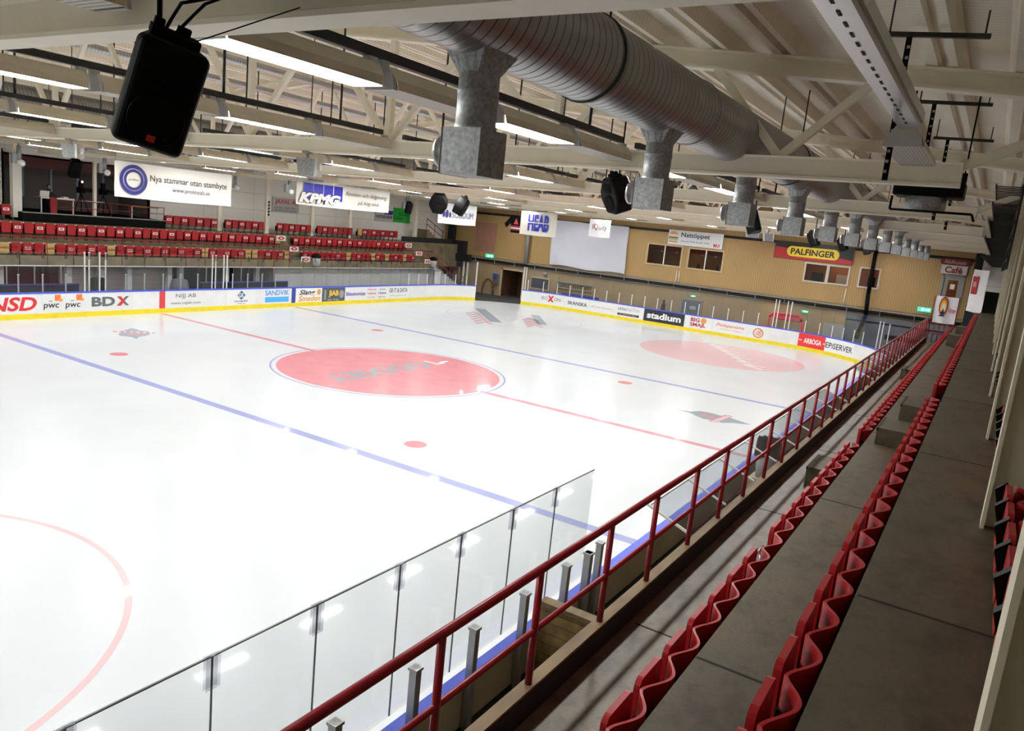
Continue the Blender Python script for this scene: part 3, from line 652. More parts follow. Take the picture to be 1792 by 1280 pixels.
# ------------------------------------------------------------------ far stand (beyond the ice)
t = thing('concrete_stand', 'stepped concrete stand with three red seat rows along the white wall', 'grandstand', (9, 19, 0))
MB().box(-12, 18.3, 1.98, 25.6, 18.42, 2.42).build('parapet', M['far_concrete'], t, True)
MB().box(-12, 18.42, 1.95, 25.6, 19.3, 2.1).build('tread', M['far_concrete'], t, True); MB().box(-12, 19.3, 1.95, 25.6, 20.2, 2.98).build('tread', M['far_concrete'], t, True); MB().box(-12, 20.2, 1.95, 31.5, 22.17, 3.85).build('tread', M['far_concrete'], t, True)
MB().box(-12, 18.3, 1.93, 25.6, 18.6, 1.98).build('soffit_trim', M['white_paint'], t, True)
kinds1 = {1, 4, 8, 14, 25, 31, 32, 37, 48, 53, 56, 60}
def far_row(y, z, x0, x1, gaps, tans, row, grp):
    i = 0; x = x0
    while x < x1:
        if not any(a < x < b_ for a, b_ in gaps):
            k = 'tan' if i in tans else ('sign' if i % 2 == 0 and random.random() < .9 else 'plain')
            lab = {'tan': 'folding seat with bare tan pan in the %s row of the far stand', 'sign': 'red folding seat with white sign in the %s row of the far stand', 'plain': 'plain red folding seat in the %s row of the far stand'}[k] % row
            seat(k, (x, y, z), 0, lab, '%s row seats of the far stand' % row).scale.x = .89
        i += 1; x += .5
far_row(18.98, 2.44, -7.25, 24.0, [(11.3, 12.75)], kinds1, 'front', 'f')
far_row(19.9, 3.33, -7.25, 24.1, [(11.4, 12.75)], {37}, 'middle', 'm')
far_row(20.85, 4.1, 4.2, 23.9, [(7.5, 8.2), (11.1, 11.8), (15.0, 15.7), (18.7, 19.4)], {31}, 'back', 'b')
far_row(20.85, 4.1, -6.3, -3.9, [], set(), 'back', 'b')
r = thing('stand_railing', 'thin red railing in front of the far stand seats', 'railing', (9, 18.36, 2.4))
MB().tube((-12, 18.36, 3.3), (25.4, 18.36, 3.3), .032).build('top_rail', M['red_rail'], r, True); MB().tube((-12, 18.36, 2.74), (25.4, 18.36, 2.74), .018).build('middle_rail', M['red_rail'], r, True)
x = -11.0
while x < 25.5: MB().tube((x, 18.28, 2.0), (x, 18.36, 3.3), .022, 8).build('post', M['red_rail'], r, True); x += 1.215
def arrow_sign(x, y, z, lab):
    t = thing('arrow_sign', lab, 'sign', (x, y, z)); MB().box(-.38, -.012, -.17, .38, .012, .17).build('plate', M['white_paint'], t)
    poly_plate([(-.3, 0), (-.12, .11), (.12, .11), (.3, 0), (.12, -.11), (-.12, -.11)], LEFTWALL, (x, y-.013, z), t, paint(RED), 'arrow'); MB().box(-.09, -.025, -.04, .09, -.018, .04).build('arrow_bar', M['white_paint'], t)
for i, (x, y, z, lab) in enumerate(((11.4, 19.75, 3.68, 'white sign with red arrow at the head of the middle aisle'), (11.7, 18.85, 3.1, 'white sign with red arrow on the middle aisle rail'), (12.2, 18.28, 2.5, 'white sign with red arrow low in the middle aisle'),
        (24.05, 19.75, 3.6, 'white sign with red arrow at the end of the middle row'), (24.3, 18.85, 3.08, 'white sign with red arrow by the red end stairs'), (24.75, 18.28, 2.52, 'white sign with red arrow low beside the white tub'))): arrow_sign(x, y, z, lab)
for x, lab in ((13.0, 'white tub with black lid on the rail at the middle aisle'), (25.3, 'white tub with black lid on the rail by the red stairs')):
    t = thing('waste_tub', lab, 'bin', (x, 18.15, 2.1)); MB().lathe([(0, 0), (.22, 0), (.28, .5)], (0, 0, 0), (0, 0, 1), 16).build('tub', M['white_paint'], t); MB().lathe([(.29, .5), (.32, .56), (.3, .72), (.0, .82)], (0, 0, 0), (0, 0, 1), 16).build('bag', M['black'], t)
# end stairs
t = thing('red_stairs', 'red railed stairs descending from the far stand to the ice corner', 'stairs', (27.3, 18.6, 0))
for i in range(11): MB().box(25.6+i*.4, 18.25, 0, 26.0+i*.4, 19.35, 2.1-.19*i).build('step', M['wall_grey'], t, True)
for y in (18.22, 19.35):
    for dz in (1.05, .6): MB().tube((25.5, y, 2.1+dz), (30.0, y, .0+dz), .028).build('hand_rail', M['red_rail'], t, True)
    for i in range(5): MB().tube((25.5+i*1.1, y, 2.0-.5*i), (25.5+i*1.1, y, 3.15-.51*i), .022).build('post', M['red_rail'], t, True)
t = thing('upper_stairs', 'red railed steps beside the white wall above the end stairs', 'stairs', (27.5, 21, 3.85))
for i in range(5): MB().box(27+i*.35, 20.4, 3.85, 27.35+i*.35, 21.4, 4.9-.2*i).build('step', M['far_concrete'], t, True)
for dz in (.95, .5): MB().tube((26.9, 20.4, 4.85+dz), (29.2, 20.4, 3.85+dz), .03).build('hand_rail', M['red_rail'], t, True)
for i in range(3): MB().tube((26.9+i*1.1, 20.4, 3.9), (26.9+i*1.1, 20.4, 5.8-.48*i), .025).build('post', M['red_rail'], t, True)
MB().box(23.9, 20.35, 3.86, 30.5, 20.4, 4.25).build('skirt', M['dark'], t, True)
# wall under the stand
def wall_y(name, y, x0, x1, z0, z1, m, th=.12): return struct(MB().box(x0, y, z0, x1, y+th, z1).build(name, m))
wall_y('wall_under_stand', 18.62, 9.9, 25.6, 0, 1.95, M['wall_grey']); wall_y('wall_bench_back', 20.4, -12, -2.6, 0, 1.95, M['dark_glass']); wall_y('wall_bench_middle', 19.4, -2.6, 3.2, 0, 1.95, M['tile_light']); wall_y('wall_bench_side', 20.2, 3.2, 9.9, 0, 1.95, M['dark_glass'])
struct(MB().box(9.9, 18.62, 0, 10.0, 20.3, 1.95).build('wall_return', M['wall_grey']))
for x in (-8.2, -5.55, -2.5, -.9, .6, 2.9, 3.6, 6.6, 8.8):
    tag(MB().box(x-.13, 18.7, 0, x+.13, 18.95, 1.95).build('support_pillar', M['wall_grey'] if x > -6 else M['white_paint']), 'pale pillar carrying the far stand behind the players benches', 'pillar', 'pillars under the far stand')
for x0, x1, lab in ((-11, -3.0, 'dark bench with blue top edge behind the glass near the large red letters'), (3.6, 9.6, 'dark bench with blue top edge behind the glass near the blue diamond')):
    t = thing('players_bench', lab, 'bench', (x0, 16.9, 0)); MB().box(x0, 16.9, 0, x1, 17.0, 1.22).build('front', M['dark'], t, True); MB().box(x0, 16.86, 1.22, x1, 17.04, 1.28).build('top_edge', M['darkblue'], t, True); MB().box(x0, 16.2, .45, x1, 16.6, .5).build('seat_board', M['desk'], t, True)
    x = x0+.3
    while x < x1: glass_post(x, 16.95, 1.28, 2.06, 'dim grey screen post behind the players bench', 'posts behind the players benches', .045, 'grey_pipe'); x += 1.15
t = thing('white_door', 'white door in the grey wall under the end of the far stand', 'door', (25.95, 18.1, 0)); MB().box(25.5, 18.1, 0, 26.35, 18.16, 1.78).build('leaf', M['white_paint'], t, True); MB().box(25.44, 18.08, 0, 25.5, 18.2, 1.84).box(26.35, 18.08, 0, 26.41, 18.2, 1.84).box(25.44, 18.08, 1.78, 26.41, 18.2, 1.84).build('frame', M['grey_pipe'], t, True); MB().tube((25.58, 18.06, .95), (25.68, 18.06, .95), .015).build('handle', M['alu'], t, True)
tag(MB().box(-2.05, 17.3, -.04, -1.5, 17.7, 1.45).box(-2.0, 17.32, 1.45, -1.55, 17.6, 1.5).build('dark_bag', M['cloth']), 'dark bag on the bench behind the tall door posts', 'bag')
tag(MB().lathe([(.0, 0), (.45, 0), (.5, .9), (.4, 1.4), (.0, 1.5)], (2.6, 17.4, -.04), (0, 0, 1), 14).build('covered_crate', M['tarp']), 'grey covered crate behind the boards near the tall door posts', 'crate')

# ------------------------------------------------------------------ white wall behind the far stand, with the commentary booth
YW = 22.2
b = MB().box(-31, YW, 0, -3.75, YW+.15, 9.2).box(3.8, YW, 0, 31.8, YW+.15, 9.2).box(-3.75, YW, 6.95, 3.8, YW+.15, 9.2).box(-3.75, YW, 0, 3.8, YW+.15, 4.3); struct(b.build('wall_left', M['wall_white']))
for x in (-7.3, -3.6, 7.88, 11.47, 15.37, 19.05, 26.55):
    o = MB().box(-.14, -.14, 0, .14, .02, 5.2).box(-.17, .02, 0, .17, .05, 5.2).build('steel_column', M['steel']); o.location = (x, 21.35, 3.85)
    tag(o, 'pale steel column against the white wall above the far seats', 'column', 'pale columns along the white wall')
t = thing('booth_platform', 'black commentary platform with red rail above the far seats', 'platform', (0, 21.5, 3.85))
MB().box(-3.75, 20.45, 3.86, 3.75, 22.2, 4.3).build('deck', M['black_matt'], t, True); MB().box(-3.75, 22.2, 4.2, 3.8, 25.2, 4.3).build('inner_floor', M['black_matt'], t, True)
MB().tube((-2.4, 20.5, 5.0), (3.7, 20.5, 5.0), .02).tube((-2.4, 20.5, 4.65), (3.7, 20.5, 4.65), .016).build('rail', M['red_rail'], t, True)
for i in range(7): MB().tube((-2.4+i*1.01, 20.5, 4.3), (-2.4+i*1.01, 20.5, 5.0), .018).build('rail_post', M['red_rail'], t, True)
MB().box(-3.75, 20.43, 4.27, 3.75, 20.45, 4.32).build('edge_trim', M['grey_pipe'], t, True)
MB().box(-2.45, 20.45, 4.3, -2.15, 20.55, 5.1).build('corner_panel', M['red_rail'], t, True)
b = MB().box(-3.75, 25.2, 4.2, 3.8, 25.3, 7.2).box(-3.85, 22.2, 4.2, -3.75, 25.3, 7.2).box(3.8, 22.2, 4.2, 3.9, 25.3, 7.2).box(-3.85, 22.2, 6.95, 3.9, 25.3, 7.05); struct(b.build('wall_booth', M['booth_panel']))
for x in (-1.5, -.05, 1.4, 2.85): tag(MB().box(x-.06, 25.14, 4.9, x+.06, 25.19, 6.6).build('light_slit', M['booth_seam']), 'pale upright slit between the dark booth panels', 'slit', 'pale slits in the booth wall')
tag(MB().box(-3.7, 22.05, 6.45, 3.75, 22.18, 6.95).build('header_board', M['maroon']), 'dark maroon header board across the booth opening', 'header')
tag(MB().box(-.14, 20.75, 4.3, .0, 20.9, 7.1).build('booth_post', M['steel']), 'slim pale post standing in the booth platform', 'post')
tag(MB().box(-3.95, 20.9, 4.0, -3.55, 21.2, 7.0).build('booth_post', M['vinyl']), 'broad white post at the booth edge beside two red seats', 'post')
t = thing('booth_desk', 'wooden booth desk with pale edge beside the broad post', 'desk', (-1.8, 21.3, 4.3))
MB().box(-2.65, 21.0, 5.02, -1.0, 21.6, 5.07).build('top', M['desk'], t, True); MB().box(-2.65, 20.98, 5.0, -1.0, 21.0, 5.08).build('edge', M['vinyl'], t, True)
for x in (-2.6, -1.05): MB().box(x-.025, 21.02, 4.3, x+.025, 21.07, 5.02).build('leg', M['vinyl'], t, True)
t = thing('booth_table', 'low pale framed table at the far edge of the booth', 'table', (3.0, 21.2, 4.3)); MB().box(2.0, 20.9, 4.92, 3.6, 21.5, 4.97).build('top', M['desk'], t, True)
for x in (2.05, 3.55): MB().box(x-.02, 20.92, 4.3, x+.02, 20.97, 4.92).build('leg', M['vinyl'], t, True)
t = thing('laptop', 'white backed laptop on the wooden booth desk', 'laptop', (-2.35, 21.25, 5.07)); MB().box(-.22, -.0, 0, .22, .28, .02).build('base', M['alu'], t); MB().bar((0, -.0, .02), (0, -.06, .30), .44, .012, (0, 1, 0)).build('lid', M['white_paint'], t)
tag(MB().box(-1.5, 21.1, 5.07, -1.25, 21.35, 5.14).build('mixer', M['white_paint']), 'small white mixer on the booth desk', 'mixer')
tag(MB().box(-.45, 21.4, 5.0, .75, 21.75, 5.04).build('light_shelf', M['booth_seam']), 'pale narrow shelf in the booth behind the slim post', 'shelf')
def video_camera(x, y, lab):
    t = thing('video_camera', lab, 'camera', (x, y, 4.3))
    for a in range(3): MB().tube((0, 0, 1.1), (.45*math.cos(a*2.1), .45*math.sin(a*2.1), 0), .025).build('tripod_leg', M['black'], t)
    MB().box(-.12, -.2, 1.1, .12, .25, 1.4).build('body', M['black'], t); MB().tube((.0, -.2, 1.28), (.0, -.5, 1.26), .08, 14).build('lens', M['black'], t); MB().box(.15, -.35, 1.18, .42, .0, 1.38).build('viewfinder', M['black'], t); MB().box(-.1, -.1, 1.4, .06, .1, 1.72).build('top_monitor', M['black'], t)
    return t
tv = video_camera(-.5, 21.3, 'black video camera on a tripod at the booth rail by the slim post'); MB().lathe([(0, 0), (.045, .01), (.045, .03)], (-.02, -.12, 1.68), (0, -1, 0), 12).build('tally_lamp', M['room_lamp'], tv)
video_camera(.95, 21.8, 'black video camera half hidden by the long banner')

# seated person in the booth
def chain(name, verts, edges, radii, m, parent, sub=1):
    me = bpy.data.meshes.new(name); me.from_pydata(verts, edges, []); o = bpy.data.objects.new(name, me); COL.objects.link(o); o.parent = parent; me.materials.append(m)
    sk = o.modifiers.new('skin', 'SKIN'); sk.use_smooth_shade = True
    for i, r_ in enumerate(radii):
        me.skin_vertices[0].data[i].radius = (r_, r_) if not isinstance(r_, tuple) else r_; me.skin_vertices[0].data[i].use_root = (i == 0)
    if sub: ss = o.modifiers.new('sub', 'SUBSURF'); ss.levels = sub; ss.render_levels = sub
    return o
t = thing('person', 'person in a dark jacket sitting behind the booth desk', 'person', (-1.75, 22.05, 4.3))
V = [(0,0,.48),(0,0,.70),(0,-.01,.92),(0,-.02,1.03),(0,-.04,1.12),(0,-.06,1.22),(0,-.05,1.30),
     (.19,0,.94),(.25,-.14,.74),(.17,-.42,.80),(-.19,0,.94),(-.25,-.14,.74),(-.15,-.42,.80),
     (.11,-.05,.47),(.13,-.46,.48),(.13,-.46,.08),(.13,-.60,.04),(-.11,-.05,.47),(-.13,-.46,.48),(-.13,-.46,.08),(-.13,-.60,.04)]
E_ = [(0,1),(1,2),(2,3),(3,4),(4,5),(5,6),(2,7),(7,8),(8,9),(2,10),(10,11),(11,12),(0,13),(13,14),(14,15),(15,16),(0,17),(17,18),(18,19),(19,20)]
Rr = [.15,.15,.15,.055,.085,.095,.06,.075,.05,.03,.075,.05,.03,.09,.065,.045,.04,.09,.065,.045,.04]
# fingers grow from the wrists
for w_, sx in ((9, 1), (12, -1)):
    wx, wy, wz = V[w_]; pi_ = len(V); V.append((wx, wy-.08, wz+.0)); E_.append((w_, pi_)); Rr.append(.028)
    for f_, (dx, L_) in enumerate(((-.03, .07), (-.01, .08), (.012, .075), (.032, .06))):
        k = len(V); V += [(wx+dx, wy-.11, wz), (wx+dx*1.1, wy-.11-L_*.6, wz-.02)]; E_ += [(pi_, k), (k, k+1)]; Rr += [.01, .008]
    k = len(V); V.append((wx-sx*.05, wy-.09, wz-.01)); E_.append((pi_, k)); Rr.append(.01)
body = chain('body', V, E_, Rr, M['cloth'], t, 1)
hd = MB().lathe([(0, -.12), (.05, -.115), (.075, -.06), (.088, .0), (.09, .05), (.07, .10), (0, .125)], (0, -.06, 1.24), (0, 0, 1), 16).tube((0, -.14, 1.235), (0, -.165, 1.205), .014, 6, .016); hd.lathe([(0, -.01), (.02, 0), (0, .02)], (.092, -.05, 1.235), (1, 0, 0), 8).lathe([(0, -.01), (.02, 0), (0, .02)], (-.092, -.05, 1.235), (-1, 0, 0), 8)
hd.build('face', M['skin'], t)
eyes = MB()
for sx in (-.032, .032): eyes.lathe([(0, 0), (.011, .004), (0, .010)], (sx, -.137, 1.25), (0, -1, 0), 8)
eyes.box(-.025, -.137, 1.168, .025, -.128, 1.176); eyes.build('eyes_and_mouth', M['hair'], t)
MB().lathe([(.097, -.02), (.101, .03), (.085, .10), (.04, .135), (0, .14)], (0, -.045, 1.25), (0, .1, 1), 16).build('hair', M['hair'], t)
tag(MB().box(-2.05, 21.85, 4.3, -1.45, 22.3, 4.62).box(-2.0, 22.28, 4.62, -1.5, 22.36, 5.1).build('booth_chair', M['black_matt']), 'black chair under the person in the booth', 'chair')

# signs on the white wall
def small_print(parent, x, z, wd, h, m, y=22.11):
    rnd = random.Random(int(wd*1000+h*77+x*10)); b = MB(); u = -wd/2; k = 0
    while u < wd/2-h*.3:
        q = h*rnd.uniform(.25, .6)
        if k % 7 != 6: b.box(x+u, y-.004, z-h/2, x+u+q*.3, y, z+h/2*rnd.choice((.5, 1))).box(x+u, y-.004, z-h/2, x+u+q, y, z-h/2+h*.25)
        u += q*1.3; k += 1
    return b.build('small_print', m, parent, True)
def wall_sign(name, x0, x1, z0, z1, col, lab, y=22.12):
    t = thing(name, lab, 'sign', ((x0+x1)/2, y, (z0+z1)/2)); MB().box(x0, y, z0, x1, y+.06, z1).build('plate', paint(col), t, True); return t
t = wall_sign('wall_sign', 12.6, 14.9, 5.25, 6.25, (.46, .46, .45), 'grey wall sign with angular red letters half behind a long banner'); lettering('JAXAL AB', 2.0, .36, paint(RED), t, (13.8, 22.11, 5.95), LEFTWALL, .02); small_print(t, 13.7, 5.6, 1.9, .12, paint(GREY)); small_print(t, 13.7, 5.42, 1.9, .11, paint(GREY))
t = wall_sign('wall_sign', 22.6, 24.72, 5.22, 6.1, (.50, .50, .50), 'grey wall sign with dark capitals next to the green sign'); lettering('KONTORSVAROR', 1.9, .26, paint(BLK), t, (23.66, 22.11, 5.6), LEFTWALL, .01); poly_plate([(-.5, -.15), (.5, -.15), (.6, .15), (-.4, .15)], LEFTWALL, (24.1, 22.11, 5.95), t, paint(NAVY), 'logo')
t = wall_sign('wall_sign', 24.76, 26.8, 5.25, 6.4, (.02, .42, .05), 'bright green wall sign with dark green letters'); small_print(t, 26.0, 6.0, 1.1, .34, paint((.01, .15, .02))); small_print(t, 25.4, 5.65, 1.2, .34, paint((.01, .15, .02)))
t = thing('strip_sign', 'narrow black lettered strip upright on a pale column', 'sign', (11.52, 21.19, 5.5)); MB().box(11.46, 21.19, 4.95, 11.6, 21.2, 6.0).build('plate', M['vinyl'], t, True)
for k in range(5): MB().box(11.47, 21.18, 5.0+k*.2, 11.59, 21.188, 5.14+k*.2).build('mark', M['black_matt'], t, True)

# ------------------------------------------------------------------ tan wall at the café end
XW = 31.8
holes = [(2.97, .38, 4.24, 5.63), (-.25, -2.71, 4.24, 5.6), (-8.46, -9.78, 4.34, 5.45), (-9.97, -11.14, 4.36, 5.45), (-11.9, -12.98, 4.38, 5.53), (-16.65, -17.68, 3.75, 5.62), (15.77, 13.75, -.04, 2.22)]
def holed_wall(name, x, ya, yb, za, zb, hs, m, th=.12):
    ys_ = sorted({ya, yb, *[h[0] for h in hs], *[h[1] for h in hs]}); zs_ = sorted({za, zb, *[h[2] for h in hs], *[h[3] for h in hs]}); b = MB()
    ys_ = [v for v in ys_ if ya <= v <= yb]; zs_ = [v for v in zs_ if za <= v <= zb]
    for i in range(len(ys_)-1):
        for j in range(len(zs_)-1):
            yc, zc = (ys_[i]+ys_[i+1])/2, (zs_[j]+zs_[j+1])/2
            if not any(min(h[0], h[1]) < yc < max(h[0], h[1]) and h[2] < zc < h[3] for h in hs): b.box(x, ys_[i], zs_[j], x+th, ys_[i+1], zs_[j+1])
    return struct(b.build(name, m))
holed_wall('wall_cafe_upper', XW, -18.1, 22.2, 2.85, 9.6, holes, M['tan_wall'])
holed_wall('wall_cafe_lower', XW, -18.1, 22.2, -.04, 2.85, holes, M['tan_low'])
struct(MB().box(31.9, -22.5, 3.75, 32.02, -18.1, 9).build('wall_cafe_end', M['wall_white']))
def room(name, y0, y1, z0, z1, dep, m):
    b = MB().box(XW+dep, y0, z0, XW+dep+.05, y1, z1).box(XW+.13, y0-.05, z0, XW+dep, y0, z1).box(XW+.13, y1, z0, XW+dep, y1+.05, z1).box(XW+.13, y0, z0-.05, XW+dep, y1, z0).box(XW+.13, y0, z1, XW+dep, y1, z1+.05)
    return struct(b.build(name, m))
room('wall_room', -3.4, 3.6, 3.4, 6.1, 2.6, mat('room_ochre', (.32, .17, .05), .7)); room('wall_room_cafe', -18.0, -8.0, 3.5, 6.1, 2.4, M['room_tan']); room('wall_corridor', 13.4, 16.0, -.1, 2.6, 3., mat('corridor', (.10, .05, .025), .8))
for y, z, e in ((0, 5.9, 18), (-10.5, 5.9, 26), (-15.5, 5.9, 30), (14.7, 2.4, 3)):
    ld = bpy.data.lights.new('room_lamp', 'POINT'); ld.energy = e; ld.color = (1, .66, .38); ld.shadow_soft_size = .12; lo = bpy.data.objects.new('room_lamp', ld); COL.objects.link(lo); lo.location = (XW+1.3, y, z-.25)
tag(MB().box(XW+1.2, -3.3, 5.25, XW+1.25, 3.5, 5.62).build('room_valance', M['room_red']), 'red valance hanging inside the upper room windows', 'valance')
for y in (2.3, 1.1, -.9, -1.9): tag(MB().lathe([(.03, .12), (.12, 0)], (XW+1.0, y, 5.15), (0, 0, 1), 12).build('pendant_lamp', M['vinyl']), 'small white pendant lamp inside the upper room windows', 'lamp', 'pendant lamps behind the windows')
for y, h in ((-.75, 1.0), (-1.25, 1.15), (-2.2, .95)): tag(MB().lathe([(.0, 0), (.26, .1), (.24, .6), (.09, .75), (.11, .9), (0, 1.0)], (XW+.8, y, 3.55), (0, 0, 1), 10).build('stacked_chairs', M['dark']), 'dark furniture shape behind the second upper window', 'furniture', 'dark shapes behind the second window')
tag(MB().box(XW+1.6, -10.9, 3.55, XW+1.9, -10.2, 4.9).build('cafe_counter', M['vinyl']), 'pale cabinet inside the paired café windows', 'cabinet'); tag(MB().box(XW+1.0, -12.7, 3.55, XW+1.3, -12.25, 5.0).build('coat_stand', M['dark']), 'dark coat stand inside the single café window', 'coat stand'); tag(MB().box(XW+1.0, -9.4, 3.55, XW+1.3, -8.7, 4.9).build('fireplace', M['dark']), 'dark hearth inside the first café window', 'hearth')
wl = [('window_1', 0, 2, 'tan'), ('window_2', 1, 2, 'tan'), ('window_3', 2, 1, 'white'), ('window_4', 3, 1, 'white'), ('window_5', 4, 1, 'white')]
M['pane_win'] = glass_mat('window_pane', (.75, .75, .75), .03); M['frame_tan'] = mat('frame_tan', (.48, .36, .22), .5); M['frame_pale'] = mat('frame_pale', (.50, .45, .40), .5)
for nm, k, lights, c_ in wl:
    y0, y1, z0, z1 = holes[k][1], holes[k][0], holes[k][2], holes[k][3]; fm = M['frame_tan'] if c_ == 'tan' else M['frame_pale']; d = .1
    t = bpy.data.objects.new(nm, None); COL.objects.link(t); t.location = (XW, (y0+y1)/2, z0); struct(t)
    MB().box(XW-.06, y0-d, z0-d, XW+.1, y1+d, z0).box(XW-.06, y0-d, z1, XW+.1, y1+d, z1+d).box(XW-.06, y0-d, z0, XW+.1, y0, z1).box(XW-.06, y1, z0, XW+.1, y1+d, z1).build('frame', fm, t, True)
    if lights == 2: MB().box(XW-.03, (y0+y1)/2-.035, z0, XW+.06, (y0+y1)/2+.035, z1).build('mullion', M['vinyl'], t, True)
    MB().box(XW+.03, y0, z0, XW+.04, y1, z1).build('pane', M['pane_win'], t, True)
# café door and door ways
t = bpy.data.objects.new('door_1', None); COL.objects.link(t); t.location = (XW, -17.2, 3.75); struct(t)
MB().box(XW-.05, -17.78, 3.75, XW+.1, -17.68, 5.72).box(XW-.05, -16.65, 3.75, XW+.1, -16.55, 5.72).box(XW-.05, -17.78, 5.62, XW+.1, -16.55, 5.72).build('frame', M['grey_pipe'], t, True)
MB().box(XW+.02, -17.68, 3.75, XW+.06, -17.45, 5.62).box(XW+.02, -16.9, 3.75, XW+.06, -16.65, 5.62).box(XW+.02, -17.45, 3.75, XW+.06, -16.9, 4.35).box(XW+.02, -17.45, 5.4, XW+.06, -16.9, 5.62).build('leaf', M['grey_pipe'], t, True)
MB().box(XW+.035, -17.45, 4.35, XW+.045, -16.9, 5.4).build('pane', M['pane_win'], t, True); MB().box(XW+.01, -17.3, 4.85, XW+.03, -17.05, 5.15).build('notice', M['vinyl'], t, True)
t = bpy.data.objects.new('door_2', None); COL.objects.link(t); t.location = (XW, -.9, 0); struct(t)
MB().box(XW-.05, -1.65, 0, XW-.01, -.2, 1.9).build('leaf', paint((.13, .14, .16)), t, True); MB().box(XW-.07, -1.75, 0, XW, -1.65, 1.98).box(XW-.07, -.2, 0, XW, -.1, 1.98).box(XW-.07, -1.75, 1.9, XW, -.1, 1.98).build('frame', M['grey_pipe'], t, True); MB().box(XW-.065, -1.3, 1.25, XW-.05, -.85, 1.5).build('notice', paint((.35, .37, .38)), t, True)
t = bpy.data.objects.new('door_3', None); COL.objects.link(t); t.location = (XW, 14.7, 0); struct(t)
MB().box(XW-.06, 15.77, 0, XW+.1, 15.92, 2.35).box(XW-.06, 13.6, 0, XW+.1, 13.75, 2.35).box(XW-.06, 13.6, 2.22, XW+.1, 15.92, 2.35).build('frame', M['frame_tan'], t, True)
tag(MB().box(XW+2.2, 14.5, -.05, XW+2.26, 15.1, 2.0).build('inner_door', M['orange_door']), 'orange door inside the dark corner passage', 'door')
# service rail between the two storeys
t = thing('service_rail', 'grey cable rail with dark pipe running across the tan wall', 'pipe', (XW-.2, 0, 2.85))
MB().box(XW-.32, -18, 2.93, XW-.05, 21.8, 2.99).build('tray', M['grey_pipe'], t, True); MB().tube((XW-.18, -18, 2.78), (XW-.18, 21.8, 2.78), .07, 10).build('pipe', M['dark'], t, True)
MB().tube((XW-.12, -18, 2.64), (XW-.12, 21.8, 2.64), .025, 8).tube((XW-.12, -18, 3.08), (XW-.12, 21.8, 3.08), .02, 8).build('conduit', M['grey_pipe'], t, True)
for i in range(20): MB().box(XW-.3, -17.5+i*2, 2.6, XW, -17.46+i*2, 2.95).build('bracket', M['grey_pipe'], t, True)
struct(MB().box(XW-.1, -18.1, 6.62, XW, 22.1, 6.8).build('trim_1', M['dark']))
t = thing('grey_screen', 'large grey blue screen panel on the lower tan wall near the black cable', 'screen', (XW-.1, -14, 0)); MB().box(XW-.09, -17.9, 0, XW-.03, -11.5, 2.5).build('sheet', M['tarp'], t, True); MB().box(XW-.11, -17.9, 2.1, XW-.09, -11.5, 2.2).box(XW-.11, -17.9, 1.2, XW-.09, -14, 1.5).build('batten', M['dark'], t, True)
tag(MB().box(XW-.6, -11.6, 0, XW-.55, -10.3, 1.75).build('pale_sheet', paint((.30, .30, .29))), 'pale grey sheet standing behind the boards by the grey screen', 'sheet')
c = MB(); pts = [(XW-.05, -12.6, 6.7), (XW-.4, -12.6, 6.5), (XW-.48, -12.62, 4), (XW-.45, -12.7, 2.6), (XW-.5, -12.5, 1.6), (XW-.52, -12.4, 1.0)]; c.path(pts, .13, 10); tag(c.build('hanging_cable', M['black_matt']), 'thick black bundle hanging down the tan wall past the grey screen', 'cable')
for y, lab in ((13.45, 'round grey column rising on the tan wall between jersey and white sheet'),): tag(MB().tube((XW-.3, y, 2.95), (XW-.3, y, 7.2), .17, 16).build('round_column', M['grey_pipe']), lab, 'column')
tag(MB().box(XW-.06, 16.75, 3.55, XW-.01, 18.85, 5.95).build('wall_hatch', M['pink']), 'dull pink square hatch on the tan wall above the corner', 'hatch')
tag(MB().box(XW-.7, 19.6, 2.0, XW-.1, 20.6, 4.2).box(XW-.8, 20.7, 0, XW-.4, 21.3, 7).box(XW-.9, 18.9, 2.5, XW-.3, 20.2, 3.1).build('ventilation_unit', M['dark']), 'dark pipework and unit in the corner behind the red stairs', 'unit')
for i, y in enumerate((19.1, 19.5, 19.95)): tag(MB().tube((XW-.5, y, 0), (XW-.5, y, 2.9), .09, 10).build('standing_pipe', M['vinyl' if i < 2 else 'grey_pipe']), 'upright pale pipe in the corner behind the red stairs', 'pipe', 'pipes in the stair corner')
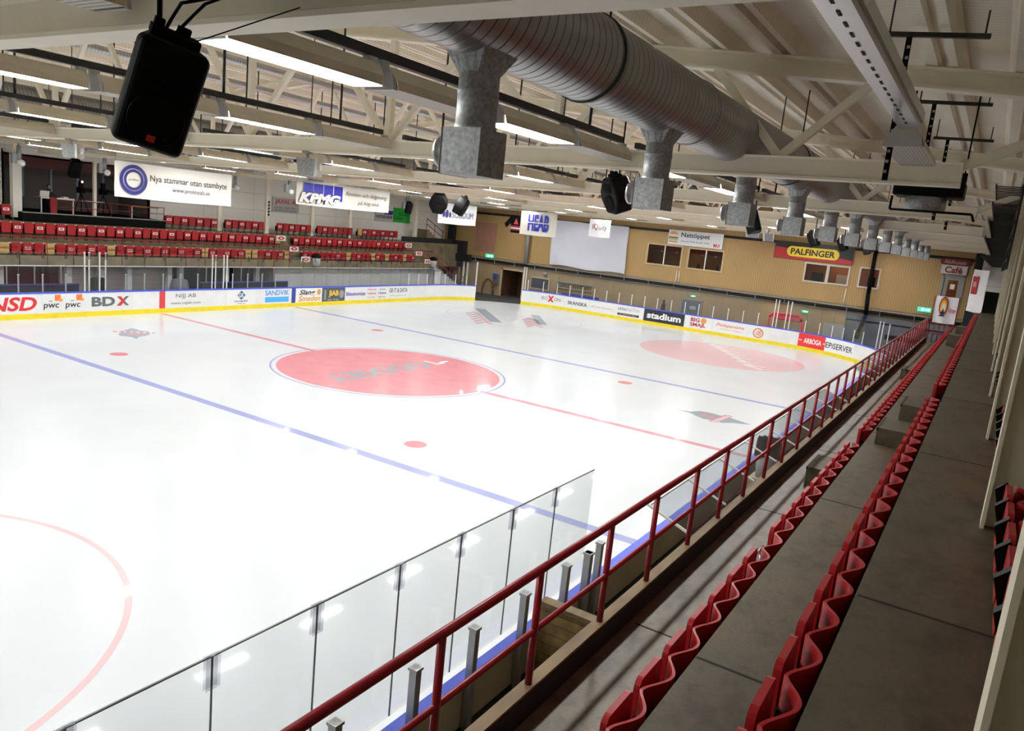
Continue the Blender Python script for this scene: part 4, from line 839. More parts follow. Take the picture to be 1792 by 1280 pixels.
# hose, box, exit signs
h = []
for i in range(25): a = PI*1.25*i/24 - .12*PI; h.append((XW-.25, 17.0+.55*math.cos(a), .25+1.0*math.sin(a)))
t = thing('fire_hose', 'brown red hose looped on the tan wall beside the dark passage', 'hose', (XW-.25, 17, 0)); MB().path(h, .06, 8).build('hose_loop', M['hose'], t, True); MB().path([(XW-.25, 16.4, 0), (XW-.3, 16.45, .6), (XW-.2, 16.1, 1.0)], .05, 8).build('hose_end', M['hose'], t, True)
t = thing('blue_wall_box', 'small blue box on a grey board by the corner passage', 'box', (XW-.1, 16.3, 1.3)); MB().box(XW-.1, 16.05, .85, XW-.04, 16.6, 1.75).build('backboard', paint((.12, .12, .13)), t, True); bevel(MB().box(XW-.3, 16.2, 1.45, XW-.1, 16.55, 1.8).build('box', paint((.03, .08, .30)), t, True), .02)
for x, y, z, wd, lab in ((XW-.5, 16.95, 3.22, .8, 'green lit exit sign above the hose on the tan wall'), (XW-.5, -15.95, 3.42, .75, 'green lit exit sign beside the hanging white flame banner'), (XW-.15, -1.0, 2.23, .34, 'small pale green exit sign above the grey door'), (XW-.15, -8.9, 2.25, .4, 'small lit exit sign behind the red goal frame')):
    t = thing('exit_sign', lab, 'sign', (x, y, z)); hh = wd*.34; MB().box(x, y-wd/2, z-hh/2, x+.05, y+wd/2, z+hh/2).build('panel', M['exit'], t, True)
    MB().box(x-.006, y+wd*.05, z-hh*.3, x, y+wd*.2, z+hh*.3).box(x-.006, y-wd*.3, z-hh*.08, x, y-wd*.02, z+hh*.08).box(x-.006, y-wd*.38, z-hh*.2, x, y-wd*.28, z+hh*.2).build('pictogram', M['exit_white'], t, True); MB().box(x+.05, y-.03, z-.02, XW, y+.03, z+.02).build('hanger', M['grey_pipe'], t, True)
# goal behind the boards
t = thing('spare_goal', 'red framed hockey goal stored behind the end boards', 'goal', (30.2, -8.1, 0))
fr = MB(); pp = [(30.0, -7.0, .0), (30.0, -7.0, 1.7), (30.0, -7.25, 2.0), (30.0, -8.95, 2.0), (30.0, -9.2, 1.7), (30.0, -9.2, 0)]; fr.path(pp, .06, 10); fr.path([(30.9, -7.1, 0), (30.6, -7.2, 1.6), (30.6, -9.0, 1.6), (30.9, -9.1, 0)], .04, 8); fr.build('frame', paint((.55, .03, .05)), t, True)
MB().quad((30.0, -7.2, 2), (30, -9, 2), (30.6, -9, 1.6), (30.6, -7.2, 1.6)).box(30.0, -9.0, 1.65, 30.02, -7.2, 2.0).build('top_cover', paint((.50, .05, .07)), t, True)
nb = MB()
for i in range(15): y = -7.1-i*.14; nb.tube((30.62, y, 1.6), (30.9, y, 0), .006, 4)
for i in range(10): z = .1+i*.16; nb.tube((30.9-.028*i, -7.1, z), (30.9-.028*i, -9.1, z), .006, 4)
nb.build('net', M['pipe_net'], t, True)
tag(MB().lathe([(0, 0), (.2, .0), (.2, .9), (.16, 1.1), (.13, 1.5), (.05, 1.6), (.09, 1.75), (0, 1.85)], (30.2, .6, -.04), (0, 0, 1), 10).build('black_bag', M['cloth']), 'small black bag behind the boards beside the grey door', 'bag')
tag(MB().box(30.4, 6.2, .8, 31.0, 9.2, 1.15).box(30.4, 6.2, .0, 30.5, 9.2, .8).build('blue_bench', M['darkblue']), 'dark blue bench behind the end boards under the rack', 'bench')
t = thing('stick_rack', 'grey wall rack of hanging hooks above the dark blue bench', 'rack', (XW-.15, 8.6, 1.75)); MB().box(XW-.2, 7.2, 1.85, XW-.05, 10.4, 1.92).box(XW-.2, 7.2, 1.4, XW-.05, 10.4, 1.45).build('rails', M['grey_pipe'], t, True)
for i in range(14): MB().tube((XW-.18, 7.3+i*.22, 1.9), (XW-.22, 7.3+i*.22, 1.5), .018, 6).build('hook', M['dark'], t, True)
t = thing('glass_hatch', 'grey framed window hatch low on the tan wall by the end posts', 'hatch', (XW-.1, 11.8, 1.3)); MB().box(XW-.1, 11.1, 1.0, XW-.02, 12.9, 2.0).build('frame', M['frame_tan'], t, True); MB().box(XW-.12, 11.2, 1.1, XW-.1, 12.8, 1.9).build('pane', M['dark_glass'], t, True)
# signs on the tan wall
def far_sign(name, y0, y1, z0, z1, col, lab, x=XW-.12):
    t = thing(name, lab, 'sign', (x, (y0+y1)/2, (z0+z1)/2)); MB().box(x, y1, z0, x+.05, y0, z1).build('plate', paint(col), t, True); return t
t = far_sign('burger_sign', 1.5, -2.6, 5.78, 6.85, (.66, .67, .70), 'pale wall sign with a burger picture and black word over two windows'); x = XW-.125
lettering('Nattöppet', 2.15, .42, paint(BLK), t, (x, -.55, 6.5), FARWALL, .015); lettering('Sön-tor 9-24, fre-lör 9-04', 2.1, .13, paint(BLK), t, (x, -.55, 6.08), FARWALL); lettering('MAX', .5, .26, paint(RED), t, (x, -2.2, 6.0), FARWALL, .03)
for nm, z, h, wd, col in (('bun', 6.52, .2, .32, (.62, .30, .08)), ('cheese', 6.38, .06, .38, (.85, .5, .05)), ('patty', 6.28, .1, .36, (.16, .05, .02)), ('lettuce', 6.16, .07, .38, (.15, .35, .05)), ('bun', 6.0, .12, .34, (.62, .30, .08))):
    poly_plate([(math.cos(PI*i/10)*wd, (math.sin(PI*i/10)*h if nm == 'bun' and z > 6.3 else (h/2 if i not in (0, 10) else -h/2))) for i in range(11)], FARWALL, (x, 1.1, z), t, paint(col), nm)
t = far_sign('wall_banner', -6.25, -11.3, 5.66, 6.8, (.02, .02, .022), 'black and red wall banner with a yellow oval over the café windows')
x = XW-.125; poly_plate([(-2.5, -.56), (2.5, -.56), (2.5, -.3), (-2.5, .2)], FARWALL, (x, -8.78, 6.23), t, paint((.42, .02, .03)), 'red_field')
poly_plate([(math.cos(2*PI*i/40)*.33 + (1.35 if math.cos(2*PI*i/40) > 0 else -1.35), math.sin(2*PI*i/40)*.34) for i in range(40)], FARWALL, (x-.006, -8.75, 6.18), t, paint((.80, .58, .03)), 'oval'); lettering('PALFINGER', 2.85, .42, paint(BLK), t, (x-.014, -8.75, 6.18), FARWALL, .03)
t = far_sign('cafe_sign', -16.4, -17.8, 5.76, 6.55, (.55, .54, .53), 'pale café sign with ornate dark red letters above its door'); x = XW-.125
poly_plate([(math.cos(2*PI*i/30)*.2 + (.62 if math.cos(2*PI*i/30) > 0 else -.62), math.sin(2*PI*i/30)*.2) for i in range(30)], FARWALL, (x, -17.1, 6.5), t, paint((.18, .015, .02)), 'top_scroll'); lettering('Rådhusets', 1.15, .22, paint((.5, .42, .4)), t, (x-.008, -17.1, 6.5), FARWALL, .0, .2); lettering('Café', .95, .4, paint((.25, .015, .02)), t, (x, -17.08, 6.02), FARWALL, .03)
# hanging white sheet with soft folds
t = thing('white_sheet', 'large plain white sheet hung on the tan wall under two small banners', 'sheet', (XW-.2, 7.9, 3.15))
def shf(u, v): y = 11.25-6.65*u+.12*v; z = 3.15+.06*math.sin(u*9)+3.6*v; return (XW-.16-.05*math.sin(u*14+v*2)-.03*math.sin(v*9+u*3), y, z)
b = MB().grid(shf, 60, 24).grid(lambda u, v: (shf(1-u, v)[0]+.012, shf(1-u, v)[1], shf(1-u, v)[2]), 60, 24); b.build('cloth', M['sheet'], t, True); MB().tube((XW-.2, 11.4, 6.76), (XW-.2, 4.4, 6.76), .03).build('pole', M['dark'], t, True)
for y in (.5, .3): tag(MB().tube((XW-.06, y, 3.0), (XW-.06, y, 3.9), .03, 6).build('conduit', M['vinyl']), 'thin pale conduit on the tan wall below the window pair', 'pipe', 'pale conduits below the windows')
tag(MB().tube((XW-.06, -11.2, 3.0), (XW-.06, -11.2, 4.1), .03, 6).build('conduit', M['vinyl']), 'thin pale conduit on the tan wall below the café windows', 'pipe')
tag(MB().box(XW-.15, -.6, 2.3, XW-.1, -.52, 2.36).tube((XW-.1, 11.6, 2.5), (XW-.1, 11.6, 2.2), .16, 14).build('wall_clock', M['grey_pipe']), 'small round fitting below the service rail', 'fitting')

# hung cloths at the end of the walkway
def cloth(name, p0, p1, z0, z1, m, lab, cat='banner', sag=.03, grp=None, folds=5):
    d = Vector((p1[0]-p0[0], p1[1]-p0[1], 0)); L = d.length; rz = math.atan2(d.y, d.x); t = thing(name, lab, cat, (p0[0], p0[1], z0), rz, grp)
    def f(u, v): return (u*L, .02*math.sin(u*folds*2+v*1.5)+.01*math.sin(v*7), v*(z1-z0) - sag*math.sin(PI*u)*(1-.2*v))
    MB().grid(f, 30, 12).grid(lambda u, v: (f(1-u, v)[0], f(1-u, v)[1]+.006, f(1-u, v)[2]), 30, 12).build('cloth', m, t)
    return t, L
def on_cloth(t, fn_name, *a): pass
CLOTH = Matrix.Rotation(PI/2, 4, 'X')
def ctext(t, txt, u, z, wd, h, m, bold=0., shear=0., y=-.035):
    me = text_mesh(txt, wd, h, bold, shear, .002); me.transform(CLOTH); me.materials.append(m); o = bpy.data.objects.new('lettering', me); COL.objects.link(o); o.parent = t; o.location = (u, y, z); return o
def cshape(t, name, poly, u, z, m, y=-.03):
    me = MB().prism([tuple(p) for p in poly], 'Z', 0, .003).mesh(name, m); me.transform(CLOTH); o = bpy.data.objects.new(name, me); COL.objects.link(o); o.parent = t; o.location = (u, y, z); return o
t, L = cloth('flame_banner', (26.4, -16.75), (26.45, -17.85), 3.05, 4.55, M['vinyl_white'], 'white banner with a flame emblem on the railing end by the café')
def oval(a, b_, n=28): return [(math.cos(2*PI*i/n)*a, math.sin(2*PI*i/n)*b_) for i in range(n)]
cshape(t, 'emblem', oval(.22, .52), .42, .95, paint((.10, .015, .01))); cshape(t, 'emblem', oval(.185, .46), .42, .95, paint((.65, .15, .02)), -.034); cshape(t, 'emblem', oval(.14, .36), .42, .9, paint((.8, .5, .05)), -.038); cshape(t, 'emblem', oval(.09, .25), .44, .85, M['vinyl_white'], -.042)
cshape(t, 'emblem', [(-.12, -.1), (.1, -.1), (.06, .05), (.0, .22), (-.04, .05)], .42, .62, paint(BLK), -.046); cshape(t, 'emblem', [(-.16, 0), (.16, 0), (.1, .08), (-.1, .08)], .4, .38, paint(NAVY), -.046)
ctext(t, 'Vinter', .88, .75, .38, .26, paint((.6, .05, .12)), .01, .3)
t = thing('end_railing', 'red railing closing the walkway end under the flame banner', 'railing', (26.5, -17.3, 1.9))
for y in (-16.66, -16.9, -17.15, -17.4, -17.65, -17.88): MB().tube((26.5, y, 1.9 if y > -17.9 else 2.94), (26.5, y, 4.5 if y in (-16.66, -17.88) else 3.05), .026, 8).build('bar', M['red_rail'], t, True)
for z in (4.53, 3.05, 2.4): MB().tube((26.5, -16.66, z), (26.5, -17.9, z), .03, 8).build('cross_rail', M['red_rail'], t, True)
t, L = cloth('white_screen', (28.9, -18.2), (27.6, -19.0), 3.8, 6.2, M['vinyl_white'], 'plain white screen cloth with red poster beyond the upper seats', 'screen')
MB().box(.2, -.06, 1.0, .75, -.045, 2.0).build('poster', paint((.40, .02, .03)), t); MB().box(.33, -.07, 1.4, .62, -.062, 1.7).build('poster_mark', paint((.6, .3, .3)), t)
tag(MB().box(29.4, -21.4, 3.75, 29.6, -18.7, 5.0).build('dark_cabinet', M['dark']), 'dark cabinet at the far end of the upper tread', 'cabinet')
tag(MB().box(30.9, -18.55, 5.9, 31.4, -18.15, 7.2).build('dark_vent_shaft', M['dark']), 'dark upright shaft beside the café sign', 'shaft')

# ------------------------------------------------------------------ roof
struct(MB().box(-31.2, -22, 0, -31, 22.3, 11).build('wall_near', M['wall_white']))
struct(MB().box(-31, -21.6, -.04, 32, -21.45, 9).build('wall_right', mat('walkway_wall', (.40, .37, .31), .6, var=.1, vscale=.6)))
def chord_z(y): return 8.32+.1*(y+18.7) if y <= 1 else 8.32+.1*19.7-.1*(y-1)
prof = []
y = -22.0
P = [(0, 0), (.46, 0), (.50, -.06), (.53, -.22), (.63, -.22), (.645, -.12), (.74, -.12), (.755, -.22), (.90, -.22), (.95, -.05)]
while y < 22.4:
    for a, z in P: prof.append((y+a, chord_z(y+a)+.50+z))
    y += 1.0
top = [(p[0], chord_z(p[0])+.62) for p in reversed(prof)]
dk = MB(); n = len(prof); o = len(dk.v)
dk.v += [(-31, p[0], p[1]) for p in prof]+[(32, p[0], p[1]) for p in prof]
for i in range(n-1): dk.f.append((i, i+1, n+i+1, n+i)); dk.mi.append(0); dk.sm.append(False)
dk.box(-31, -22, 8.8, 32, -21.9, 9).box(-31.5, -22.3, 11.4, 32.4, 22.6, 11.5)
struct(dk.build('ceiling', M['deck']))
TX = [-27.5, -19.2, -10.9, -2.85, 5.7, 14.0, 22.9, 31.0]
ZB = 7.15
t = thing('roof_truss', 'cream steel roof truss spanning the hall above the ice', 'truss', (TX[0], 0, ZB), 0, 'cream roof trusses')
MB().prism([(-.13, 0), (.13, 0), (.13, .035), (.10, .05), (.10, .27), (.13, .30), (-.13, .30), (-.10, .27), (-.10, .05), (-.13, .035)], 'Y', -18.75, 20.6).build('bottom_chord', M['steel'], t)
tc = MB()
for sgn in (1, -1):
    ya, yb = (-21.5, 1) if sgn > 0 else (1, 22)
    for x0, x1, z0, z1 in ((-.12, .12, 0, .04), (-.12, .12, .23, .27), (-.02, .02, .04, .23)):
        q = [(x0, ya, chord_z(ya)-ZB+z0), (x1, ya, chord_z(ya)-ZB+z0), (x1, ya, chord_z(ya)-ZB+z1), (x0, ya, chord_z(ya)-ZB+z1)]; e = [(a_[0], yb, a_[2]-chord_z(ya)+chord_z(yb)) for a_ in q]
        tc.quad(q[0], q[1], e[1], e[0]).quad(q[1], q[2], e[2], e[1]).quad(q[2], q[3], e[3], e[2]).quad(q[3], q[0], e[0], e[3])
tc.build('top_chord', M['steel'], t)
bn = [-16.4, -12.65, -8.9, -4.8, -.7, 3.4, 7.5, 11.6, 15.7, 19.6]
def diag(y0, y1):
    MB().bar((0, y0, .29), (0, y1, chord_z(y1)-ZB+.03), .11, .11, (1, 0, 0)).build('diagonal', M['steel'], t)
for i, y in enumerate(bn):
    if i == 0: diag(y, -17.5); diag(y, -15.3)
    else:
        diag(y, (y+bn[i-1])/2+(.55 if i == 1 else .12)); 
        if i < len(bn)-1: diag(y, (y+bn[i+1])/2-.12)
        MB().bar((0, y, .29), (0, y, chord_z(y)-ZB+.03), .12, .12, (1, 0, 0)).build('vertical', M['steel'], t)
MB().bar((0, -18.7, .25), (0, -20.3, chord_z(-20.3)-ZB), .12, .12, (1, 0, 0)).build('end_brace', M['steel'], t)
for x in TX[1:]: dup(t, (x, 0, ZB))

# light rows
def light_parts(lit):
    L = 1.72
    t = thing('ceiling_light', '', 'ceiling light')
    hood = [(-.07, .22), (.07, .22), (.10, .20), (.19, .09), (.215, 0), (.203, 0), (.175, .09), (.09, .185), (-.09, .185), (-.175, .09), (-.203, 0), (-.215, 0), (-.19, .09), (-.10, .20)]
    MB().prism([(p[0], p[1]) for p in hood], 'X', -L/2, L/2).build('hood', M['lamp_body'], t)
    if lit: MB().box(-L/2+.02, -.198, .008, L/2-.02, .198, .014).build('diffuser', M['lamp_lit'], t)
    else: MB().box(-L/2+.02, -.2, .0, L/2-.02, .2, .02).build('louvre', M['lamp_off'], t)
    for s_ in (-1, 1): MB().prism([(-.19, -.004), (.19, -.004), (.17, .1), (.10, .21), (-.10, .21), (-.17, .1)], 'X', s_*(L/2), s_*(L/2+.045)).box(s_*(L/2+.02)-.05, -.05, .2, s_*(L/2+.02)+.05, .05, .27).build('end_cap', M['lamp_end'], t)
    return t
LIT, OFF = light_parts(True), light_parts(False)
ROWY = [-14.0, -8.98, -2.67, 3.2, 9.0, 14.2]; ZL = 7.26
used = {}
def put_light(lit, loc, lab, grp):
    if lit not in used: used[lit] = 1; o = LIT if lit else OFF; o.location = loc; return tag(o, lab, None, grp)
    return dup(LIT if lit else OFF, loc, None, lab, grp)
rowname = ['above the near boards', 'second from the walkway', 'third from the walkway', 'past the middle of the ice', 'before the far boards', 'above the far boards']
for bay in range(len(TX)-1):
    x0, x1 = TX[bay]+.35, TX[bay+1]-.3
    for ri, y in enumerate(ROWY):
        t = thing('light_channel', 'dark channel on black rods carrying the ceiling lights %s' % ('in the row '+rowname[ri] if 'walkway' in rowname[ri] else rowname[ri]), 'channel', ((x0+x1)/2, y, ZL+.27), 0, 'dark light channels')
        MB().box(x0, y-.045, ZL+.27, x1, y+.045, ZL+.36).build('channel', M['rail_dark'], t, True)
        for xr in (x0+1.2, x0+4.1, x1-1.1): MB().tube((xr, y, ZL+.34), (xr, y, chord_z(y)+.3), .022, 6).build('rod', M['rail_dark'], t, True)
        n = 4
        for k in range(n):
            if bay == 0 and k < 1: continue
            xc = TX[bay]+1.42+k*1.93 if bay != 5 else TX[bay]+1.5+k*2.05
            lit = (k % 2 == 0) if ri in (0, 2, 3, 5) else (k % 2 == 0)
            put_light(lit, (xc, y, ZL), ('lit long fluorescent ceiling light %s' if lit else 'unlit louvred ceiling light %s') % ('in the row '+rowname[ri] if 'walkway' in rowname[ri] else rowname[ri]), 'ceiling lights over the ice')
# unlit strip over the walkway
t = thing('perforated_channel', 'long pale perforated channel over the walkway seats', 'channel', (-16, -18.3, 7.5)); MB().box(-22, -18.42, 7.5, -13.4, -18.22, 7.56).box(-22, -18.44, 7.56, -13.4, -18.40, 7.66).build('channel', M['galv_bright'], t, True)
h = MB(); x = -21.5
while x < -13.6: h.box(x, -18.33, 7.495, x+.1, -18.31, 7.4995); x += .24
h.build('slots', M['dark'], t, True)
put_light(False, (-12.2, -18.25, 7.36), 'unlit louvred ceiling light over the walkway seats', None)
for i, x in enumerate((-13.5, -9.6, -5.9, -1.9)):
    t = thing('strap_hanger', 'black perforated strap on a slotted bar over the walkway', 'hanger', (x, -18.1, 8.4), 0, 'black strap hangers over the walkway'); z1 = 8.55
    MB().bar((x+.5, -17.85, z1), (x+.75, -18.85, z1), .05, .05).build('slotted_bar', M['rail_dark'], t, True); MB().tube((x+.52, -17.9, z1), (x+.52, -17.9, chord_z(-17.9)+.5), .01, 6).tube((x+.74, -18.8, z1), (x+.74, -18.8, chord_z(-18.8)+.5), .01, 6).build('rods', M['rail_dark'], t, True); MB().bar((x+.55, -18.1, z1), (x+.5, -18.12, 7.0), .06, .012, (1, 0, 0)).build('strap', M['black'], t, True)
    hb = MB()
    for k in range(13): hb.box(x+.53-.0035*k-.009, -18.125, 8.4-.11*k, x+.53-.0035*k+.001, -18.095, 8.43-.11*k)
    hb.build('holes', M['galv_bright'], t, True)
# ducts
def big_duct(y, z, r, lab):
    t = thing('spiral_duct', lab, 'duct', (0, y, z)); prof_ = []; x = -30.5
    while x < 28.5:
        MB().lathe([(r, x), (r+.012, x+.01), (r+.012, x+.05), (r, x+.06)], (0, 0, 0), (1, 0, 0), 48, False).build('joint_ring', M['galv'], t); x += 5.9
    MB().lathe([(r, -30.5), (r, 0), (r, 28.8)], (0, 0, 0), (1, 0, 0), 64).build('tube', M['duct'], t)
    for xr in [TX[i]+3.5 for i in range(7)]:
        MB().tube((xr, -r*.5, r*.86), (xr, -r*.5, chord_z(y)+.45-z), .012, 6).tube((xr, r*.5, r*.86), (xr, r*.5, chord_z(y)+.45-z), .012, 6).build('hanger_rod', M['rail_dark'], t)
        MB().lathe([(r+.004, -.02), (r+.016, -.02), (r+.016, .02), (r+.004, .02)], (xr, 0, 0), (1, 0, 0), 48).build('strap', M['rail_dark'], t)
big_duct(-15.67, 7.75, .405, 'huge galvanised spiral duct under the roof on the walkway side'); big_duct(10.4, 8.6, .54, 'huge galvanised spiral duct under the roof on the far side')
for y, z, lab in ((-.3, 9.82, 'thin spiral pipe under the roof past the ridge, upper one'), (2.4, 9.65, 'thin spiral pipe under the roof past the ridge, lower one')):
    tag(MB().tube((-30, y, z), (31, y, z), .11, 14).build('thin_duct', M['duct_thin']), lab, 'duct')
def nozzle_proto(sgn, k):
    t = thing('air_nozzle', '', 'air nozzle'); first = len(bpy.data.meshes)
    MB().lathe([(.34, .7), (.34, .78), (.325, .79), (.325, 1.25), (.335, 1.26), (.335, 1.30), (.325, 1.31), (.325, 1.6)], (0, 0, 0), (0, 0, 1), 28).build('drop_pipe', M['galv'], t)
    fl = MB(); c8 = [(.33*math.cos(2*PI*i/24), .33*math.sin(2*PI*i/24), 1.56) for i in range(24)]
    def sq(i): a = 2*PI*i/24; m_ = max(abs(math.cos(a)), abs(math.sin(a))); return (.5*math.cos(a)/m_, .42*math.sin(a)/m_, 1.88+.12*abs(math.sin(a)))
    for i in range(24): fl.quad(c8[i], c8[(i+1) % 24], sq(i+1), sq(i))
    fl.build('saddle', M['galv'], t)
    MB().box(-.37, -.37, 0, .37, .37, .72).build('box', M['galv'], t)
    MB().box(-.378, .362, -.006, .378, .378, .726).build('seam', M['rail_dark'], t)
    MB().lathe([(.25, 0), (.25, .18), (.27, .2), (.27, .24), (.25, .27), (.17, .3), (.1, .26), (0, .22)], (0, sgn*.37, .36), (0, sgn, 0), 24).build('nozzle', M['galv_bright'], t)
    for ch in t.children: ch.data.transform(Matrix.Scale(k, 4))
    return t
for y, z, sgn, k, lab, grp in ((-15.67, 6.45, 1, .5, 'galvanised box nozzle hanging from the walkway side duct', 'box nozzles under the walkway side duct'), (10.4, 7.2, -1, .73, 'galvanised box nozzle hanging from the far side duct', 'box nozzles under the far side duct')):
    p = None
    for i in range(13):
        loc = (-17.42+3.8*i, y, z)
        if p is None: p = nozzle_proto(sgn, k); p.location = loc; tag(p, lab, None, grp)
        else: dup(p, loc, None, lab, grp)

# loudspeakers
def speaker(loc, n, rollz, h, lab, grp=None, hexa=False, badge=False):
    """cabinet facing direction n"""
    n = Vector(n).normalized(); x_ = Vector((0, 0, 1)).cross(n).normalized(); z_ = n.cross(x_)
    if z_.z < 0: z_ = -z_
    x_ = z_.cross(n); Rm = Matrix((x_, -n, z_)).transposed().to_4x4() @ Matrix.Rotation(rollz, 4, 'Y')
    t = thing('loudspeaker', lab, 'loudspeaker', loc, 0, grp); t.rotation_euler = Rm.to_euler(); s = h/.7
    wf, wb, d = .215*s, .12*s, .20*s
    cab = MB()
    if hexa: cab.prism([(-.17*s, -h*.5), (.17*s, -h*.5), (.33*s, -h*.12), (.33*s, h*.12), (.17*s, h*.5), (-.17*s, h*.5), (-.33*s, h*.12), (-.33*s, -h*.12)], 'Y', -d, d)
    else: cab.prism([(-wf, -d), (wf, -d), (wf*1.03, -d*.5), (wb*1.25, d*.7), (wb, d), (-wb, d), (-wb*1.25, d*.7), (-wf*1.03, -d*.5)], 'Z', -h/2, h/2)
    bevel(cab.build('cabinet', M['black'], t), .05*s, 4)
    MB().prism([(math.cos(2*PI*i/28)*.16*s, -h*.19+math.sin(2*PI*i/28)*.16*s) for i in range(28)], 'Y', -d-.012, -d+.01).build('woofer_grille', M['black_matt'], t)
    rg = MB()
    for i in range(32):
        a, e = 2*PI*i/32, 2*PI*(i+1)/32; rg.tube((math.cos(a)*.168*s, -d-.008, -h*.19+math.sin(a)*.168*s), (math.cos(e)*.168*s, -d-.008, -h*.19+math.sin(e)*.168*s), .005*s, 6, caps=False)
    rg.build('grille_ring', M['black'], t)
    MB().box(-.13*s, -d-.012, h*.16, .13*s, -d+.005, h*.36).build('horn', M['black_matt'], t); MB().box(-.08*s, -d-.02, h*.12, .13*s, -d, h*.13).build('horn_lip', M['black'], t)
    if badge: MB().box(-.025*s, -d-.018, -h*.40, .025*s, -d-.008, -h*.34).build('badge', paint((.7, .03, .02)), t)
    MB().box(-.15*s, -.06*s, h/2, .15*s, .08*s, h/2+.05*s).box(-.14*s, -.02*s, h/2+.05*s, -.08*s, .04*s, h/2+.10*s).box(.0, -.02*s, h/2+.05*s, .08*s, .04*s, h/2+.10*s).build('bracket', M['black_matt'], t)
    return t
speaker((-20.05, -15.53, 6.60), (-.42, -.84, -.34), .22, .55, 'big black loudspeaker with a red badge hanging over the near glass', badge=True)
tag(MB().path([(-20.05, -15.53, 6.86), (-19.9, -15.49, 7.08), (-19.33, -15.42, 7.32)], .01, 6).path([(-20.02, -15.56, 6.86), (-19.8, -15.55, 7.1), (-19.33, -15.5, 7.36)], .009, 6).path([(-19.98, -15.62, 6.84), (-19.33, -15.75, 7.2)], .004, 6).build('speaker_cables', M['black']), 'black cables holding the big loudspeaker to the truss', 'cable')
speaker((-10.55, -13.75, 6.77), (-.75, .55, -.35), .1, .60, 'black loudspeaker hanging behind the second box nozzle', hexa=True)
speaker((-3.3, -14.1, 6.75), (.8, .5, -.35), .25, .55, 'black tilted loudspeaker hanging behind the third box nozzle')
speaker((7.55, 4.2, 6.72), (-.75, -.5, -.35), .05, .95, 'black loudspeaker at mid ice, the one of the pair facing the near seats', hexa=True); speaker((8.2, 3.3, 6.68), (.35, -.8, -.4), .1, .9, 'black loudspeaker at mid ice, the paired one turned to the café end', hexa=True)
speaker((19.6, 16.3, 6.45), (-.3, -.9, -.3), 0, .75, 'small black loudspeaker hanging before the green wall sign'); speaker((-1.6, 19.9, 6.6), (0, -.9, -.35), 0, .85, 'black loudspeaker hanging at the maroon booth header')
for i, x in enumerate((4.2, 9.8, 16.2)): speaker((x, -14.1, 6.6), (.6, .6, -.4), .2, .5, 'small black loudspeaker among the distant box nozzles', 'small loudspeakers among the nozzles')
# flood lamps and ball cameras
def flood(loc, lab):
    t = thing('flood_lamp', lab, 'flood lamp', loc, .5); s = 1.0
    MB().prism([(-.16, -.22), (.16, -.22), (.22, .14), (-.22, .14)], 'X', -.16, .16).build('housing', M['galv'], t)
    MB().box(-.17, -.24, -.22, .17, -.18, .16).build('reflector', M['galv_bright'], t); MB().lathe([(.06, 0), (.08, .02), (.03, .05), (0, .05)], (0, -.24, -.02), (0, -1, 0), 14).build('bulb', M['white_paint'], t)
    MB().box(-.02, .0, .12, .02, .05, .27).box(-.18, -.03, .24, .18, .09, .28).build('bracket', M['galv'], t)
for loc, lab in (((-10.95, -6.76, 6.88), 'silver flood lamp hanging near the script banner'), ((-10.95, 2.45, 6.88), 'silver flood lamp hanging before the booth opening'), ((6.2, -11.5, 6.7), 'silver flood lamp hanging beyond the small banners'), ((14.5, -10, 6.7), 'silver flood lamp hanging before the burger sign')): flood(loc, lab)
def ball(loc, lab):
    t = thing('ball_lamp', lab, 'lamp', loc)
    MB().tube((0, .05, .12), (0, .05, .75), .09, 12).box(-.28, .0, -.05, -.1, .2, .4).build('arm', M['galv'], t); MB().lathe([(.0, -.16), (.12, -.1), (.16, 0), (.12, .1), (0, .16)], (.05, -.08, 0), (0, -1, .2), 16).build('bulb', M['white_paint'], t)
for loc, lab in (((-5.0, 18, 6.55), 'white ball lamp on a grey arm beside the broad booth post'), ((-1.13, 18, 6.55), 'white ball lamp on a grey arm between the booth post and long banner'), ((6.43, 18, 6.54), 'white ball lamp on a grey arm after the double ring banner'), ((8.63, 16, 6.62), 'white ball lamp on a grey arm before the script banner'), ((20.2, 17, 6.4), 'white ball lamp on a grey arm beside the small loudspeaker')): ball(loc, lab)
# hanging banners over the ice
t, L = cloth('hanging_banner', (-4.75, 11.0), (.77, 11.0), 5.58, 7.0, M['vinyl'], 'long white banner with a dark blue double ring over the ice', grp=None)
annulus(.60, .46, CLOTH, (-4.75+.78, 11.0-.035, 5.58+.72), t, paint((.03, .03, .20)), 'ring'); annulus(.42, .31, CLOTH, (-4.75+.78, 11.0-.035, 5.58+.72), t, paint((.03, .03, .20)), 'ring'); ctext(t, 'proline', .78, .72, .42, .12, paint(GREY)); ctext(t, 'Nya stammar utan stambyte', 3.38, .82, 3.75, .34, paint((.06, .05, .06)), .005); ctext(t, 'www.prolineab.se', 3.45, .45, 1.85, .24, paint((.06, .06, .12)))
t, L = cloth('hanging_banner', (4.66, 11.0), (11.6, 11.0), 5.98, 7.2, M['vinyl'], 'long white banner with four blue blocks and black script over the ice')
for k in range(4): cshape(t, 'logo_block', rect(.64, .78), .75+k*.70, .72, paint((.03, .03, .42)))
ctext(t, 'KPMG', 1.6, .38, 2.9, .52, M['vinyl'], .06, .25, -.04); 
for k in range(4): pass
me_ = ctext(t, 'KPMG', 1.58, .385, 2.94, .56, paint((.02, .02, .06)), .10, .25, -.036)
ctext(t, 'Revision och rådgivning', 5.05, .78, 3.3, .28, paint((.04, .03, .03)), .0, .35); ctext(t, 'på hög nivå', 5.2, .36, 1.7, .26, paint((.04, .03, .03)), .0, .35)
